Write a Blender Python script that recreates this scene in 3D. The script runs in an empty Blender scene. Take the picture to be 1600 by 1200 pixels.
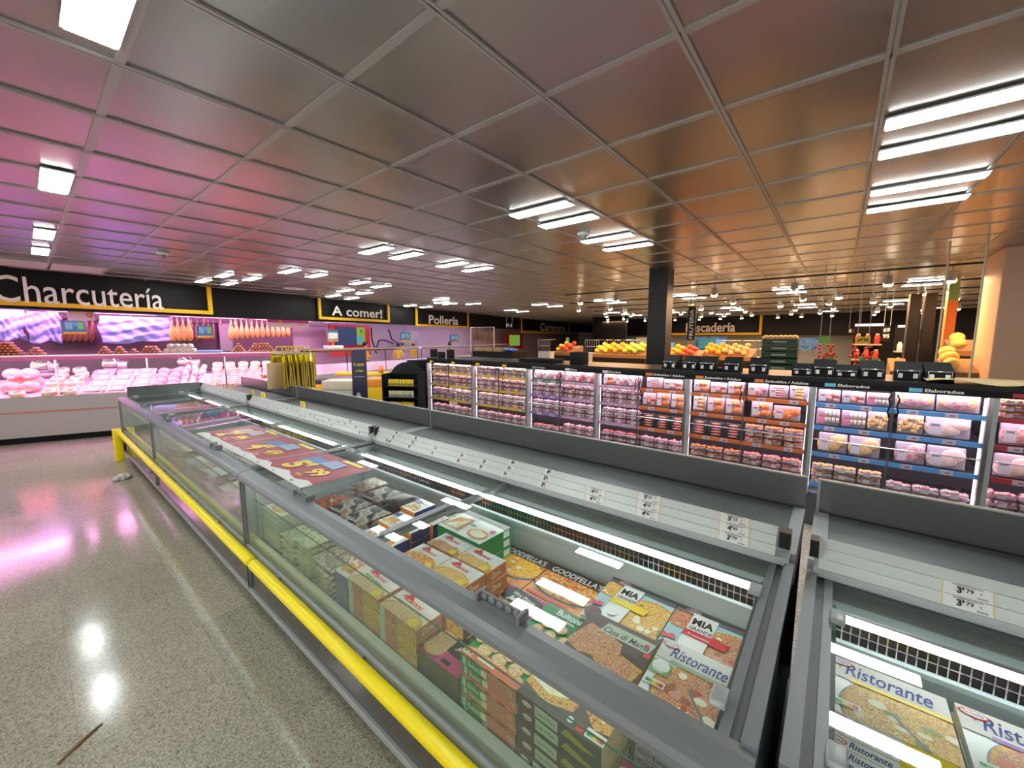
import bpy, bmesh, math, random
from mathutils import Vector, Matrix
R = random.Random(7)
scene = bpy.context.scene
COL = scene.collection

# ------------------------------------------------------------------ camera, world, exposure
F_PX = 622.0; CH = 1.95
PITCH = math.atan(73 / F_PX)
TH = math.atan2(-766, math.hypot(F_PX, 73))
cam_d = bpy.data.cameras.new('camera'); cam = bpy.data.objects.new('camera', cam_d); COL.objects.link(cam)
cam_d.sensor_fit = 'HORIZONTAL'; cam_d.sensor_width = 36; cam_d.lens = F_PX / 1600 * 36
cam_d.clip_start = 0.05; cam_d.clip_end = 200
cam.location = (0, 0, CH)
cam.rotation_euler = (math.pi / 2 - PITCH, 0, math.atan2(math.cos(TH), -math.sin(TH)))
scene.camera = cam
world = bpy.data.worlds.new('world'); scene.world = world; world.use_nodes = True
world.node_tree.nodes['Background'].inputs[0].default_value = (1.0, 0.93, 0.88, 1)
world.node_tree.nodes['Background'].inputs[1].default_value = 0.8
scene.view_settings.view_transform = 'Standard'
scene.view_settings.look = 'None'
scene.view_settings.gamma = 1.0
scene.view_settings.use_curve_mapping = False
scene.view_settings.exposure = 0.75
LAMP = 24.0            # ceiling strip lamps
scene.cycles.max_bounces = 8
scene.cycles.transparent_max_bounces = 24

def area(name, loc, rot, sx, sy, power, color):
    l = bpy.data.lights.new(name, 'AREA'); l.shape = 'RECTANGLE'; l.size = sx; l.size_y = sy
    l.energy = power; l.color = color
    o = bpy.data.objects.new(name, l); COL.objects.link(o); o.location = loc; o.rotation_euler = rot
    return o

# ------------------------------------------------------------------ pixel helpers (measured photo points to world points)
_c, _s = math.cos(PITCH), math.sin(PITCH)
def ray(x, y):
    dx, dy, dz = x - 800.0, -(y - 600.0), F_PX
    up = dy * _c - dz * _s; fw = dy * _s + dz * _c
    W = (math.sin(TH), math.cos(TH)); N = (math.cos(TH), -math.sin(TH))
    return Vector((-(dx * W[0] + fw * W[1]), dx * N[0] + fw * N[1], up))
def at(x, y, ax, v):
    r = ray(x, y); c = Vector((0, 0, CH)); i = 'xyz'.index(ax)
    return c + r * ((v - c[i]) / r[i])
def at_line(x, y, p, q):
    """pixel ray against the vertical plane through floor points p and q"""
    r = ray(x, y); d = (q[0] - p[0], q[1] - p[1]); n = (-d[1], d[0])
    k = (p[0] * n[0] + p[1] * n[1]) / (r[0] * n[0] + r[1] * n[1])
    return Vector((0, 0, CH)) + r * k

# ------------------------------------------------------------------ materials
MATS = {}
def mat(name, col, rough=0.5, metal=0.0, spec=0.5, emit=None, estr=0.0, coat=0.0, alpha=None, trans=0.0):
    if name in MATS: return MATS[name]
    m = bpy.data.materials.new(name); m.use_nodes = True
    b = m.node_tree.nodes['Principled BSDF']
    b.inputs['Base Color'].default_value = (*col, 1); b.inputs['Roughness'].default_value = rough
    b.inputs['Metallic'].default_value = metal; b.inputs['Specular IOR Level'].default_value = spec
    b.inputs['Coat Weight'].default_value = coat
    if coat: b.inputs['Coat Roughness'].default_value = 0.08
    if trans: b.inputs['Transmission Weight'].default_value = trans
    if emit: b.inputs['Emission Color'].default_value = (*emit, 1); b.inputs['Emission Strength'].default_value = estr
    MATS[name] = m; return m
def nodes(m): return m.node_tree.nodes, m.node_tree.links
def add_noise_color(m, scale, stops, detail=3, coord='Object', stretch=None, interp='LINEAR', vor=False):
    n, l = nodes(m); b = n['Principled BSDF']
    tc = n.new('ShaderNodeTexCoord'); mp = n.new('ShaderNodeMapping'); l.new(tc.outputs[coord], mp.inputs[0])
    if stretch: mp.inputs['Scale'].default_value = stretch
    if vor:
        t = n.new('ShaderNodeTexVoronoi'); t.inputs['Scale'].default_value = scale; fac = t.outputs['Color']
        sep = n.new('ShaderNodeSeparateColor'); l.new(mp.outputs[0], t.inputs['Vector']); l.new(fac, sep.inputs[0]); fac = sep.outputs[0]
    else:
        t = n.new('ShaderNodeTexNoise'); t.inputs['Scale'].default_value = scale; t.inputs['Detail'].default_value = detail
        l.new(mp.outputs[0], t.inputs['Vector']); fac = t.outputs['Fac']
    cr = n.new('ShaderNodeValToRGB'); cr.color_ramp.interpolation = interp
    el = cr.color_ramp.elements
    while len(el) < len(stops): el.new(0.5)
    for e, (p, c) in zip(el, stops): e.position = p; e.color = (*c, 1)
    l.new(fac, cr.inputs[0]); l.new(cr.outputs[0], b.inputs['Base Color'])
    return t
def food(name, cols, scale=45, rough=0.45, spec=0.5, vor=False):
    if name in MATS: return MATS[name]
    m = mat(name, cols[0], rough, spec=spec); k = len(cols)
    lo, hi = (0.1, 0.9) if vor else (0.36, 0.64)
    add_noise_color(m, scale, [(lo + (hi - lo) * i / (k - 1), c) for i, c in enumerate(cols)], vor=vor,
                    interp='CONSTANT' if vor else 'LINEAR')
    return m
def add_bump(m, scale, strength, dist=0.002, stretch=None, detail=3):
    n, l = nodes(m); b = n['Principled BSDF']
    tc = n.new('ShaderNodeTexCoord'); mp = n.new('ShaderNodeMapping'); l.new(tc.outputs['Object'], mp.inputs[0])
    if stretch: mp.inputs['Scale'].default_value = stretch
    t = n.new('ShaderNodeTexNoise'); t.inputs['Scale'].default_value = scale; t.inputs['Detail'].default_value = detail
    l.new(mp.outputs[0], t.inputs['Vector'])
    bp = n.new('ShaderNodeBump'); bp.inputs['Strength'].default_value = strength; bp.inputs['Distance'].default_value = dist
    l.new(t.outputs['Fac'], bp.inputs['Height']); l.new(bp.outputs[0], b.inputs['Normal'])
def glass(name, tint=(1, 1, 1), haze=0.0, haze_col=(0.6, 0.7, 0.62), rough=0.0, refl=1.5):
    """thin pane: fresnel mix of see-through and mirror, with an optional film of frost"""
    if name in MATS: return MATS[name]
    m = bpy.data.materials.new(name); m.use_nodes = True; n, l = nodes(m); n.clear()
    out = n.new('ShaderNodeOutputMaterial'); tr = n.new('ShaderNodeBsdfTransparent'); tr.inputs[0].default_value = (*tint, 1)
    gl = n.new('ShaderNodeBsdfGlossy'); gl.inputs['Roughness'].default_value = rough
    lw = n.new('ShaderNodeLayerWeight'); pw = n.new('ShaderNodeMath'); pw.operation = 'POWER'; pw.inputs[1].default_value = 5.0
    f0 = ((refl - 1) / (refl + 1)) ** 2; mr_ = n.new('ShaderNodeMapRange'); mr_.inputs[3].default_value = f0; mr_.inputs[4].default_value = 0.75
    l.new(lw.outputs['Facing'], pw.inputs[0]); l.new(pw.outputs[0], mr_.inputs[0])
    mx = n.new('ShaderNodeMixShader'); l.new(mr_.outputs[0], mx.inputs[0]); l.new(tr.outputs[0], mx.inputs[1]); l.new(gl.outputs[0], mx.inputs[2])
    last = mx
    if haze > 0:
        df = n.new('ShaderNodeBsdfDiffuse'); df.inputs[0].default_value = (*haze_col, 1)
        m2 = n.new('ShaderNodeMixShader'); m2.inputs[0].default_value = haze
        l.new(mx.outputs[0], m2.inputs[1]); l.new(df.outputs[0], m2.inputs[2]); last = m2
    l.new(last.outputs[0], out.inputs[0]); MATS[name] = m; return m
def emis(name, col, s):
    if name in MATS: return MATS[name]
    b_ = 0.8 if s > 2 else 0.01
    return mat(name, (b_, b_, b_), 0.3, emit=col, estr=s)

# ------------------------------------------------------------------ text geometry (flat lettering, cached)
_TX = {}
def text_geo(s, bold=0.0, shear=0.0):
    k = (s, bold, shear)
    if k in _TX: return _TX[k]
    cu = bpy.data.curves.new('t', 'FONT'); cu.body = s; cu.size = 1; cu.offset = bold; cu.shear = shear
    cu.resolution_u = 3; cu.fill_mode = 'FRONT'
    o = bpy.data.objects.new('t', cu); COL.objects.link(o)
    dg = bpy.context.evaluated_depsgraph_get(); me = o.evaluated_get(dg).to_mesh()
    vs = [(v.co.x, v.co.y) for v in me.vertices]; fs = [tuple(p.vertices) for p in me.polygons]
    o.evaluated_get(dg).to_mesh_clear(); bpy.data.objects.remove(o); bpy.data.curves.remove(cu)
    if vs:
        x0 = min(v[0] for v in vs); x1 = max(v[0] for v in vs); y0 = min(v[1] for v in vs); y1 = max(v[1] for v in vs)
        vs = [(x - x0, y - y0) for x, y in vs]; dim = (x1 - x0, y1 - y0)
    else: dim = (1, 1)
    _TX[k] = (vs, fs, dim); return _TX[k]

# ------------------------------------------------------------------ mesh builder
class MB:
    def __init__(s): s.v = []; s.f = []; s.m = []; s.sm = []; s.mats = []
    def mi(s, m):
        if m not in s.mats: s.mats.append(m)
        return s.mats.index(m)
    def add(s, vs, fs, m, smooth=False):
        o = len(s.v); s.v += [tuple(v) for v in vs]; i = s.mi(m)
        for f in fs: s.f.append(tuple(a + o for a in f)); s.m.append(i); s.sm.append(smooth)
        return s
    def box(s, x0, x1, y0, y1, z0, z1, m, mtop=None, mfront=None, mright=None):
        vs = [(x0, y0, z0), (x1, y0, z0), (x1, y1, z0), (x0, y1, z0), (x0, y0, z1), (x1, y0, z1), (x1, y1, z1), (x0, y1, z1)]
        s.add(vs, [(0, 3, 2, 1), (2, 3, 7, 6), (3, 0, 4, 7)], m)
        s.add(vs, [(4, 5, 6, 7)], mtop or m); s.add(vs, [(0, 1, 5, 4)], mfront or m); s.add(vs, [(1, 2, 6, 5)], mright or m)
        return s
    def bevbox(s, x0, x1, y0, y1, z0, z1, m, b=0.01, M=None):
        bm = bmesh.new(); bmesh.ops.create_cube(bm, size=1)
        for v in bm.verts: v.co = Vector(((x0 + x1) / 2 + v.co.x * (x1 - x0), (y0 + y1) / 2 + v.co.y * (y1 - y0), (z0 + z1) / 2 + v.co.z * (z1 - z0)))
        bmesh.ops.bevel(bm, geom=list(bm.edges), offset=b, segments=2, affect='EDGES', profile=0.6)
        return s.bm(bm, m, M, True)
    def bm(s, bm, m, M=None, smooth=False):
        bm.verts.ensure_lookup_table()
        vs = [(M @ v.co) if M else v.co.copy() for v in bm.verts]; fs = [tuple(v.index for v in f.verts) for f in bm.faces]
        bm.free(); return s.add(vs, fs, m, smooth)
    def cyl(s, p, q, r, m, seg=12, r2=None, caps=True, smooth=True):
        p = Vector(p); q = Vector(q); d = (q - p).normalized(); a = d.orthogonal().normalized(); b = d.cross(a)
        r2 = r if r2 is None else r2; vs = []
        for c, rr in ((p, r), (q, r2)):
            for i in range(seg): t = 2 * math.pi * i / seg; vs.append(c + (a * math.cos(t) + b * math.sin(t)) * rr)
        s.add(vs, [(i, (i + 1) % seg, seg + (i + 1) % seg, seg + i) for i in range(seg)], m, smooth)
        if caps: s.add(vs, [tuple(range(seg - 1, -1, -1)), tuple(range(seg, 2 * seg))], m)
        return s
    def tube(s, pts, r, m, seg=8):
        pts = [Vector(p) for p in pts]; vs = []; n = len(pts); prev = None
        for i, p in enumerate(pts):
            d = (pts[min(i + 1, n - 1)] - pts[max(i - 1, 0)]).normalized()
            a = d.orthogonal().normalized() if prev is None else (prev - d * prev.dot(d)).normalized()
            prev = a; b = d.cross(a); rr = r[i] if isinstance(r, (list, tuple)) else r
            for k in range(seg): t = 2 * math.pi * k / seg; vs.append(p + (a * math.cos(t) + b * math.sin(t)) * rr)
        fs = [(i * seg + k, i * seg + (k + 1) % seg, (i + 1) * seg + (k + 1) % seg, (i + 1) * seg + k) for i in range(n - 1) for k in range(seg)]
        fs += [tuple(range(seg - 1, -1, -1)), tuple(range((n - 1) * seg, n * seg))]
        return s.add(vs, fs, m, True)
    def lathe(s, prof, m, seg=16, c=(0, 0, 0), axis='z', M=None):
        vs = []; n = len(prof)
        for r, z in prof:
            for k in range(seg):
                t = 2 * math.pi * k / seg; v = Vector((r * math.cos(t), r * math.sin(t), z))
                if axis == 'x': v = Vector((v.z, v.x, v.y))
                if axis == 'y': v = Vector((v.x, v.z, v.y))
                v = v + Vector(c); vs.append(M @ v if M else v)
        fs = [(i * seg + k, i * seg + (k + 1) % seg, (i + 1) * seg + (k + 1) % seg, (i + 1) * seg + k) for i in range(n - 1) for k in range(seg)]
        fs += [tuple(range(seg - 1, -1, -1)), tuple(range((n - 1) * seg, n * seg))]
        return s.add(vs, fs, m, True)
    def blob(s, c, r, m, sub=2, noise=0.0, rot=None, rnd=R):
        bm = bmesh.new(); bmesh.ops.create_icosphere(bm, subdivisions=sub, radius=1)
        Mx = (rot.to_matrix().to_4x4() if rot else Matrix())
        for v in bm.verts:
            k = 1 + (rnd.uniform(-noise, noise) if noise else 0)
            v.co = Vector((v.co.x * r[0] * k, v.co.y * r[1] * k, v.co.z * r[2] * k))
        return s.bm(bm, m, Matrix.Translation(c) @ Mx, True)
    def prism(s, prof, x0, x1, m, smooth=False):
        """profile of (y,z) points extruded along x"""
        n = len(prof); vs = [(x0, y, z) for y, z in prof] + [(x1, y, z) for y, z in prof]
        s.add(vs, [(i, (i + 1) % n, n + (i + 1) % n, n + i) for i in range(n)], m, smooth)
        return s.add(vs, [tuple(range(n - 1, -1, -1)), tuple(range(n, 2 * n))], m)
    def quad(s, pts, m): return s.add(pts, [tuple(range(len(pts)))], m)
    def text(s, string, o, u, v, h, m, bold=0.0, shear=0.0, w=None, center=False, lift=0.0):
        vs, fs, dim = text_geo(string, bold, shear); u = Vector(u); v = Vector(v); o = Vector(o); nn = u.cross(v).normalized()
        ky = h / dim[1]; kx = ky if w is None else w / dim[0]
        if center: o = o - u * (dim[0] * kx / 2) - v * (h / 2)
        return s.add([o + u * (x * kx) + v * (y * ky) + nn * lift for x, y in vs], fs, m)
    def build(s, name, parent=None, loc=None, rotz=0.0, rot=None):
        me = bpy.data.meshes.new(name); me.from_pydata(s.v, [], s.f)
        for m in s.mats: me.materials.append(m)
        me.polygons.foreach_set('material_index', s.m); me.polygons.foreach_set('use_smooth', s.sm); me.update()
        o = bpy.data.objects.new(name, me); COL.objects.link(o)
        if parent: o.parent = parent
        if loc is not None: o.location = loc
        o.rotation_euler = rot if rot is not None else (0, 0, rotz)
        return o
class Decal:
    """flat print on a face: origin o, axes u (right), v (up), size w x h, clipped to the face"""
    def __init__(s, mb, o, u, v, w, h): s.mb = mb; s.o = Vector(o); s.u = Vector(u); s.v = Vector(v); s.n = s.u.cross(s.v); s.w = w; s.h = h; s.k = 0
    def poly(s, pts, m):
        def clip(P, f, g):
            out = []
            for i in range(len(P)):
                a, b = P[i], P[(i + 1) % len(P)]; fa, fb = f(a), f(b)
                if fa >= 0: out.append(a)
                if (fa >= 0) != (fb >= 0): t = fa / (fa - fb); out.append((a[0] + (b[0] - a[0]) * t, a[1] + (b[1] - a[1]) * t))
            return out
        P = [(x * s.w, y * s.h) for x, y in pts]
        for f in (lambda p: p[0], lambda p: s.w - p[0], lambda p: p[1], lambda p: s.h - p[1]):
            P = clip(P, f, None)
            if len(P) < 3: return s
        s.k += 1; e = 0.0003 * s.k
        s.mb.add([s.o + s.u * x + s.v * y + s.n * e for x, y in P], [tuple(range(len(P)))], m); return s
    def rect(s, x0, y0, x1, y1, m): return s.poly([(x0, y0), (x1, y0), (x1, y1), (x0, y1)], m)
    def circ(s, cx, cy, r, m, seg=28, ry=None, a0=0, a1=360, wob=0):
        rx = r / s.w; ryy = (ry or r) / s.h; P = []
        n = seg if a1 - a0 == 360 else seg + 1
        for i in range(n):
            t = math.radians(a0 + (a1 - a0) * i / seg); k = 1 + (wob * math.sin(5 * t + cx * 9) if wob else 0)
            P.append((cx + rx * math.cos(t) * k, cy + ryy * math.sin(t) * k))
        return s.poly(P, m)
    def text(s, t, x, y, h, m, bold=0.0, shear=0.0, w=None, rot=0.0, center=False):
        s.k += 1; e = 0.0003 * s.k; a = math.radians(rot)
        u = s.u * math.cos(a) + s.v * math.sin(a); v = -s.u * math.sin(a) + s.v * math.cos(a)
        s.mb.text(t, s.o + s.u * x * s.w + s.v * y * s.h + s.n * e, u, v, h, m, bold, shear, w, center); return s

# ------------------------------------------------------------------ scene graph helpers
ORD = ['first', 'second', 'third', 'fourth', 'fifth', 'sixth', 'seventh', 'eighth', 'ninth', 'tenth', 'eleventh', 'twelfth', 'thirteenth',
       'fourteenth', 'fifteenth', 'sixteenth', 'seventeenth', 'eighteenth', 'nineteenth', 'twentieth']
def tag(o, label, cat, group=None, kind=None):
    if label: o['label'] = label
    if cat: o['category'] = cat
    if group: o['group'] = group
    if kind: o['kind'] = kind
    return o
def thing(name, label, cat, loc=(0, 0, 0), rotz=0.0, group=None, rot=None):
    o = bpy.data.objects.new(name, None); COL.objects.link(o); o.location = loc
    o.rotation_euler = rot if rot is not None else (0, 0, rotz); o.empty_display_size = 0.1
    return tag(o, label, cat, group)
def struct(o): o['kind'] = 'structure'; return o
def kids(o): return [c for c in CH_CACHE.get(o, ())]
CH_CACHE = {}
def freeze(o):
    CH_CACHE[o] = list(o.children)
    for c in CH_CACHE[o]: freeze(c)
    return o
def copy_tree(o, parent=None, **kw):
    c = o.copy(); COL.objects.link(c); c.parent = parent
    for k, v in kw.items(): setattr(c, k, v)
    for ch in kids(o): copy_tree(ch, c)
    return c
class Proto:
    """first use places the object itself, later uses place copies"""
    def __init__(s, o): s.o = freeze(o); s.used = False
    def put(s, loc, rot=(0, 0, 0), label=None, group=None, scale=None):
        o = s.o if not s.used else copy_tree(s.o)
        s.used = True; o.location = loc; o.rotation_euler = rot
        if scale is not None: o.scale = scale if hasattr(scale, '__len__') else (scale,) * 3
        elif o is not s.o: o.scale = (1, 1, 1)
        if label: o['label'] = label
        if group: o['group'] = group
        return o

LONG = []
def lab(x):
    if len(x.split()) > 16: LONG.append(x)
    return x
# ------------------------------------------------------------------ base materials
M_white = mat('white_paint', (0.75, 0.75, 0.74), 0.45)
M_black = mat('black_satin', (0.005, 0.005, 0.006), 0.4, spec=0.35)
M_blackm = mat('black_matt', (0.008, 0.008, 0.009), 0.7, spec=0.2)
M_grey = mat('grey_coated_metal', (0.20, 0.222, 0.232), 0.36)
M_greyd = mat('dark_grey_metal', (0.10, 0.11, 0.115), 0.42)
M_greyl = mat('light_grey_metal', (0.36, 0.39, 0.39), 0.35)
M_steel = mat('brushed_steel', (0.5, 0.5, 0.5), 0.28, 1.0)
M_chrome = mat('chrome', (0.75, 0.75, 0.76), 0.12, 1.0)
M_yellow = mat('yellow_plastic', (1.0, 0.80, 0.0), 0.3)
M_sign = mat('sign_yellow', (0.8, 0.48, 0.0), 0.45)
M_gold = mat('sign_letter_cream', (0.85, 0.82, 0.74), 0.5)
M_red = mat('red_paint', (0.6, 0.02, 0.03), 0.4)
M_lamp = emis('lamp_white', (0.93, 1.0, 0.99), LAMP)
M_ink = mat('black_ink', (0.01, 0.01, 0.01), 0.6)
M_paper = mat('white_paper', (0.78, 0.78, 0.76), 0.6)

# floor: pale speckled terrazzo tiles, polished
m = mat('terrazzo', (0.3, 0.3, 0.26), 0.16, spec=0.6)
n, l = nodes(m); b = n['Principled BSDF']
tc = n.new('ShaderNodeTexCoord')
vo = n.new('ShaderNodeTexVoronoi'); vo.inputs['Scale'].default_value = 150; l.new(tc.outputs['Object'], vo.inputs['Vector'])
sp = n.new('ShaderNodeSeparateColor'); l.new(vo.outputs['Color'], sp.inputs[0])
cr = n.new('ShaderNodeValToRGB'); l.new(sp.outputs[0], cr.inputs[0]); e = cr.color_ramp.elements
e[0].position = 0.0; e[0].color = (0.20, 0.185, 0.135, 1); e[1].position = 1.0; e[1].color = (0.52, 0.495, 0.395, 1)
x = e.new(0.22); x.color = (0.32, 0.30, 0.235, 1); x = e.new(0.6); x.color = (0.41, 0.39, 0.31, 1)
br = n.new('ShaderNodeTexBrick'); l.new(tc.outputs['Object'], br.inputs['Vector']); br.offset = 0.0
mp = n.new('ShaderNodeMapping'); mp.inputs['Location'].default_value = (2.63 + 6.05, -0.6 + 6, 0); l.new(tc.outputs['Object'], mp.inputs[0]); l.new(mp.outputs[0], br.inputs['Vector'])
br.inputs['Scale'].default_value = 1.0; br.inputs['Brick Width'].default_value = 0.605; br.inputs['Row Height'].default_value = 0.6
br.inputs['Mortar Size'].default_value = 0.0022; br.inputs['Color1'].default_value = (0.90, 0.90, 0.89, 1); br.inputs['Color2'].default_value = (1.06, 1.05, 1.02, 1)
br.inputs['Mortar'].default_value = (0.78, 0.76, 0.7, 1)
mx = n.new('ShaderNodeMix'); mx.data_type = 'RGBA'; mx.blend_type = 'MULTIPLY'; mx.inputs[0].default_value = 1
l.new(cr.outputs[0], mx.inputs[6]); l.new(br.outputs['Color'], mx.inputs[7]); l.new(mx.outputs[2], b.inputs['Base Color'])
nz = n.new('ShaderNodeTexNoise'); nz.inputs['Scale'].default_value = 2.2; l.new(tc.outputs['Object'], nz.inputs['Vector'])
mr = n.new('ShaderNodeMapRange'); l.new(nz.outputs['Fac'], mr.inputs[0]); mr.inputs[3].default_value = 0.08; mr.inputs[4].default_value = 0.2; l.new(mr.outputs[0], b.inputs['Roughness'])
add_bump_n = n.new('ShaderNodeBump'); add_bump_n.inputs['Strength'].default_value = 0.05; add_bump_n.inputs['Distance'].default_value = 0.02
nz2 = n.new('ShaderNodeTexNoise'); nz2.inputs['Scale'].default_value = 3.5; l.new(tc.outputs['Object'], nz2.inputs['Vector'])
l.new(nz2.outputs['Fac'], add_bump_n.inputs['Height']); l.new(add_bump_n.outputs[0], b.inputs['Normal'])
M_floor = m
struct(MB().box(-32, 10, -5, 52, -0.1, 0, M_floor).build('floor'))

# ceiling: perforated metal pans between flat bars
ZC = 3.28
m = mat('ceiling_metal', (0.40, 0.375, 0.355), 0.30, metal=0.92)
n, l = nodes(m); b = n['Principled BSDF']
tc = n.new('ShaderNodeTexCoord')
nz = n.new('ShaderNodeTexNoise'); nz.inputs['Scale'].default_value = 1.3; nz.inputs['Detail'].default_value = 2; l.new(tc.outputs['Object'], nz.inputs['Vector'])
mp = n.new('ShaderNodeMapping'); mp.inputs['Scale'].default_value = (1, 1, 1); l.new(tc.outputs['Object'], mp.inputs[0])
wv = n.new('ShaderNodeTexVoronoi'); wv.inputs['Scale'].default_value = 160; l.new(tc.outputs['Object'], wv.inputs['Vector'])
bp = n.new('ShaderNodeBump'); bp.inputs['Strength'].default_value = 0.09; bp.inputs['Distance'].default_value = 0.06; l.new(nz.outputs['Fac'], bp.inputs['Height'])
l.new(bp.outputs[0], b.inputs['Normal'])
M_ceil = m
M_bar = mat('ceiling_bar', (0.44, 0.42, 0.40), 0.4, metal=0.3)
mb = MB(); GX0, GY0, GDX, GDY = 0.09, 0.42, 0.7285, 0.765
xs = [GX0 + GDX * i for i in range(-24, 9)]; ys = [GY0 + GDY * i for i in range(-6, 42)]
for i in range(len(xs) - 1):
    for j in range(len(ys) - 1):
        x0, x1, y0, y1 = xs[i], xs[i + 1], ys[j], ys[j + 1]
        s_ = 0.0045 * R.uniform(0.3, 1.3); cx, cy = (x0 + x1) / 2, (y0 + y1) / 2   # each pan sags a little
        N = 3; vs = []; fs = []
        tx, ty = R.uniform(-1, 1) * .0009, R.uniform(-1, 1) * .0009
        for a in range(N + 1):
            for c in range(N + 1):
                u, v = a / N, c / N
                vs.append((x0 + (x1 - x0) * u, y0 + (y1 - y0) * v, ZC - s_ * math.sin(math.pi * u) * math.sin(math.pi * v) + tx * (u - .5) + ty * (v - .5)))
        for a in range(N):
            for c in range(N):
                k = a * (N + 1) + c; fs.append((k, k + 1, k + N + 2, k + N + 1))
        mb.add(vs, fs, M_ceil, True)
struct(mb.build('ceiling'))
mb = MB()
for x in xs: mb.box(x - 0.02, x - 0.004, ys[0], ys[-1], ZC - 0.012, ZC + 0.01, M_bar); mb.box(x + 0.004, x + 0.02, ys[0], ys[-1], ZC - 0.012, ZC + 0.01, M_bar); mb.box(x - 0.004, x + 0.004, ys[0], ys[-1], ZC - 0.009, ZC + 0.01, mat('ceiling_groove', (0.3, 0.28, 0.27), 0.5))
for y in ys: mb.box(xs[0], xs[-1], y - 0.02, y + 0.02, ZC - 0.009, ZC + 0.01, M_bar)
struct(mb.build('trim_1'))
M_plast = mat('grey_ceiling_paint', (0.5, 0.48, 0.46), 0.9)
struct(MB().box(xs[0] - 14, xs[-1] + 3, -5, 52, ZC + 0.03, ZC + 0.1, M_plast).build('ceiling'))

# ceiling lamps ---------------------------------------------------
mb = MB(); mb.box(-0.35, 0.35, -0.085, 0.085, -0.004, 0.012, M_white)
lt = thing('ceiling_strip_lamp', 'lamp', 'ceiling lamp')
mb = MB(); mb.box(-0.36, 0.36, -0.092, 0.092, -0.01, 0.0, M_white).build('lamp_frame', lt)
MB().box(-0.35, 0.35, -0.08, 0.08, -0.016, -0.0101, M_lamp).build('diffuser', lt)
P = Proto(lt); lamps = []
for y in (3.52, 4.06, 5.06, 5.72):
    for x in (0.48, -2.5, -5.55): lamps.append((x, y))
lamps += [(-8.6, 3.5), (-8.75, 4.1), (-10.25, 2.85), (-10.35, 3.4), (-11.6, 2.8), (-11.7, 3.35), (-9.1, 5.3), (-9.3, 6.0), (-10.9, 5.9), (-11.1, 6.6),
          (-12.6, 6.4), (-12.9, 7.2), (-8.0, 0.30), (-9.6, 0.30), (-5.25, 0.30), (-2.3, 0.31), (-10.9, 9.4), (-12.0, 10.8), (-14.0, 10.4), (-14.1, 11.3), (-11.8, 10.2), (-11.3, 11.4)]
nlamp0 = len(lamps)
for y in (13.4, 14.5, 20.2, 22.1):
    for x in (1.5, -1.2, -3.9, -6.7, -9.5): lamps.append((x, y))
lamps += [(4.0, 13.4), (4.0, 14.5), (4.6, 20.2), (4.6, 22.1), (-12.5, 15.2), (-12.7, 16.4), (-5.2, 25.2), (-9.6, 23.5), (-0.5, 26.0), (3.6, 26.0)]
for y in (-1.2, -2.6):
    for x in (0.5, -2.5, -5.6): lamps.append((x, y))
def lamp_label(i, x, y):
    side = ['nearest the meat cabinets', 'over the sausage counter', 'over the fruit hall']
    if y > 12: d = 'small bright ceiling lamp above the far hall'
    elif x < -8: d = 'small bright ceiling lamp near the Charcutería sign'
    elif x > 0: d = 'long bright ceiling lamp at the right edge'
    elif x > -4: d = 'bright ceiling lamp left of the black pillar'
    else: d = 'bright ceiling lamp over the middle freezers'
    return d
cnt = {}
for i, (x, y) in enumerate(lamps):
    d = lamp_label(i, x, y); k = cnt.get(d, 0); cnt[d] = k + 1
    P.put((x, y, ZC - 0.012), label=lab(f'{d}, {ORD[k] if k < 20 else "farther"} from camera'), group='ceiling strip lamps')

# black fascia wall along the service counters ---------------------
FA = (-12.25, -0.14); FB = (-16.3, 17.0)
ang = math.atan2(FB[1] - FA[1], FB[0] - FA[0]); fd = Vector((math.cos(ang), math.sin(ang), 0)); fn = Vector((fd.y, -fd.x, 0))   # fn points to the aisle
M_fascia = mat('black_fascia', (0.005, 0.005, 0.0055), 0.5, spec=0.25)
def wallbox(name, s0, s1, t0, t1, z0, z1, m, org=FA, a=ang, parent=None):
    """box in wall coordinates: s along the wall, t out towards the aisle"""
    return MB().box(s0, s1, -t1, -t0, z0, z1, m).build(name, parent, (org[0], org[1], 0), a)
def W(s, t, z, org=FA): return Vector((org[0], org[1], 0)) + fd * s + fn * t + Vector((0, 0, z))
LW = math.hypot(FB[0] - FA[0], FB[1] - FA[1])
struct(wallbox('trim_2', -2.5, 46, -0.3, 0, 2.5, ZC, M_fascia))
M_lilac = mat('service_wall_paint', (0.62, 0.52, 0.6), 0.6)
struct(wallbox('wall_left', -2.5, 46, -2.6, -2.5, 0, ZC, M_lilac))
struct(wallbox('ceiling', -2.5, 46, -2.5, -0.3, 2.75, 2.8, mat('service_ceiling', (0.5, 0.48, 0.5), 0.6)))
# far hall
struct(MB().box(-13.4, 9, 31, 31.2, 0, 3.4, mat('far_white_wall', (0.62, 0.66, 0.66), 0.7)).build('wall_back'))
struct(MB().box(8.6, 8.8, -3, 31, 0, 3.4, M_blackm).build('wall_right'))
struct(MB().box(-13.4, 0.6, 28.6, 29, 2.05, 3.28, M_fascia).build('trim_3'))
struct(MB().box(-13.6, -13.4, 28.6, 48, 0, 3.28, M_fascia).build('trim_10')); struct(MB().box(-30, -13.4, 48, 48.2, 0, 3.28, M_fascia).build('wall_far'))
struct(MB().box(0.6, 9, 27.6, 28, 0, 3.28, M_blackm).build('trim_4'))

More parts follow.
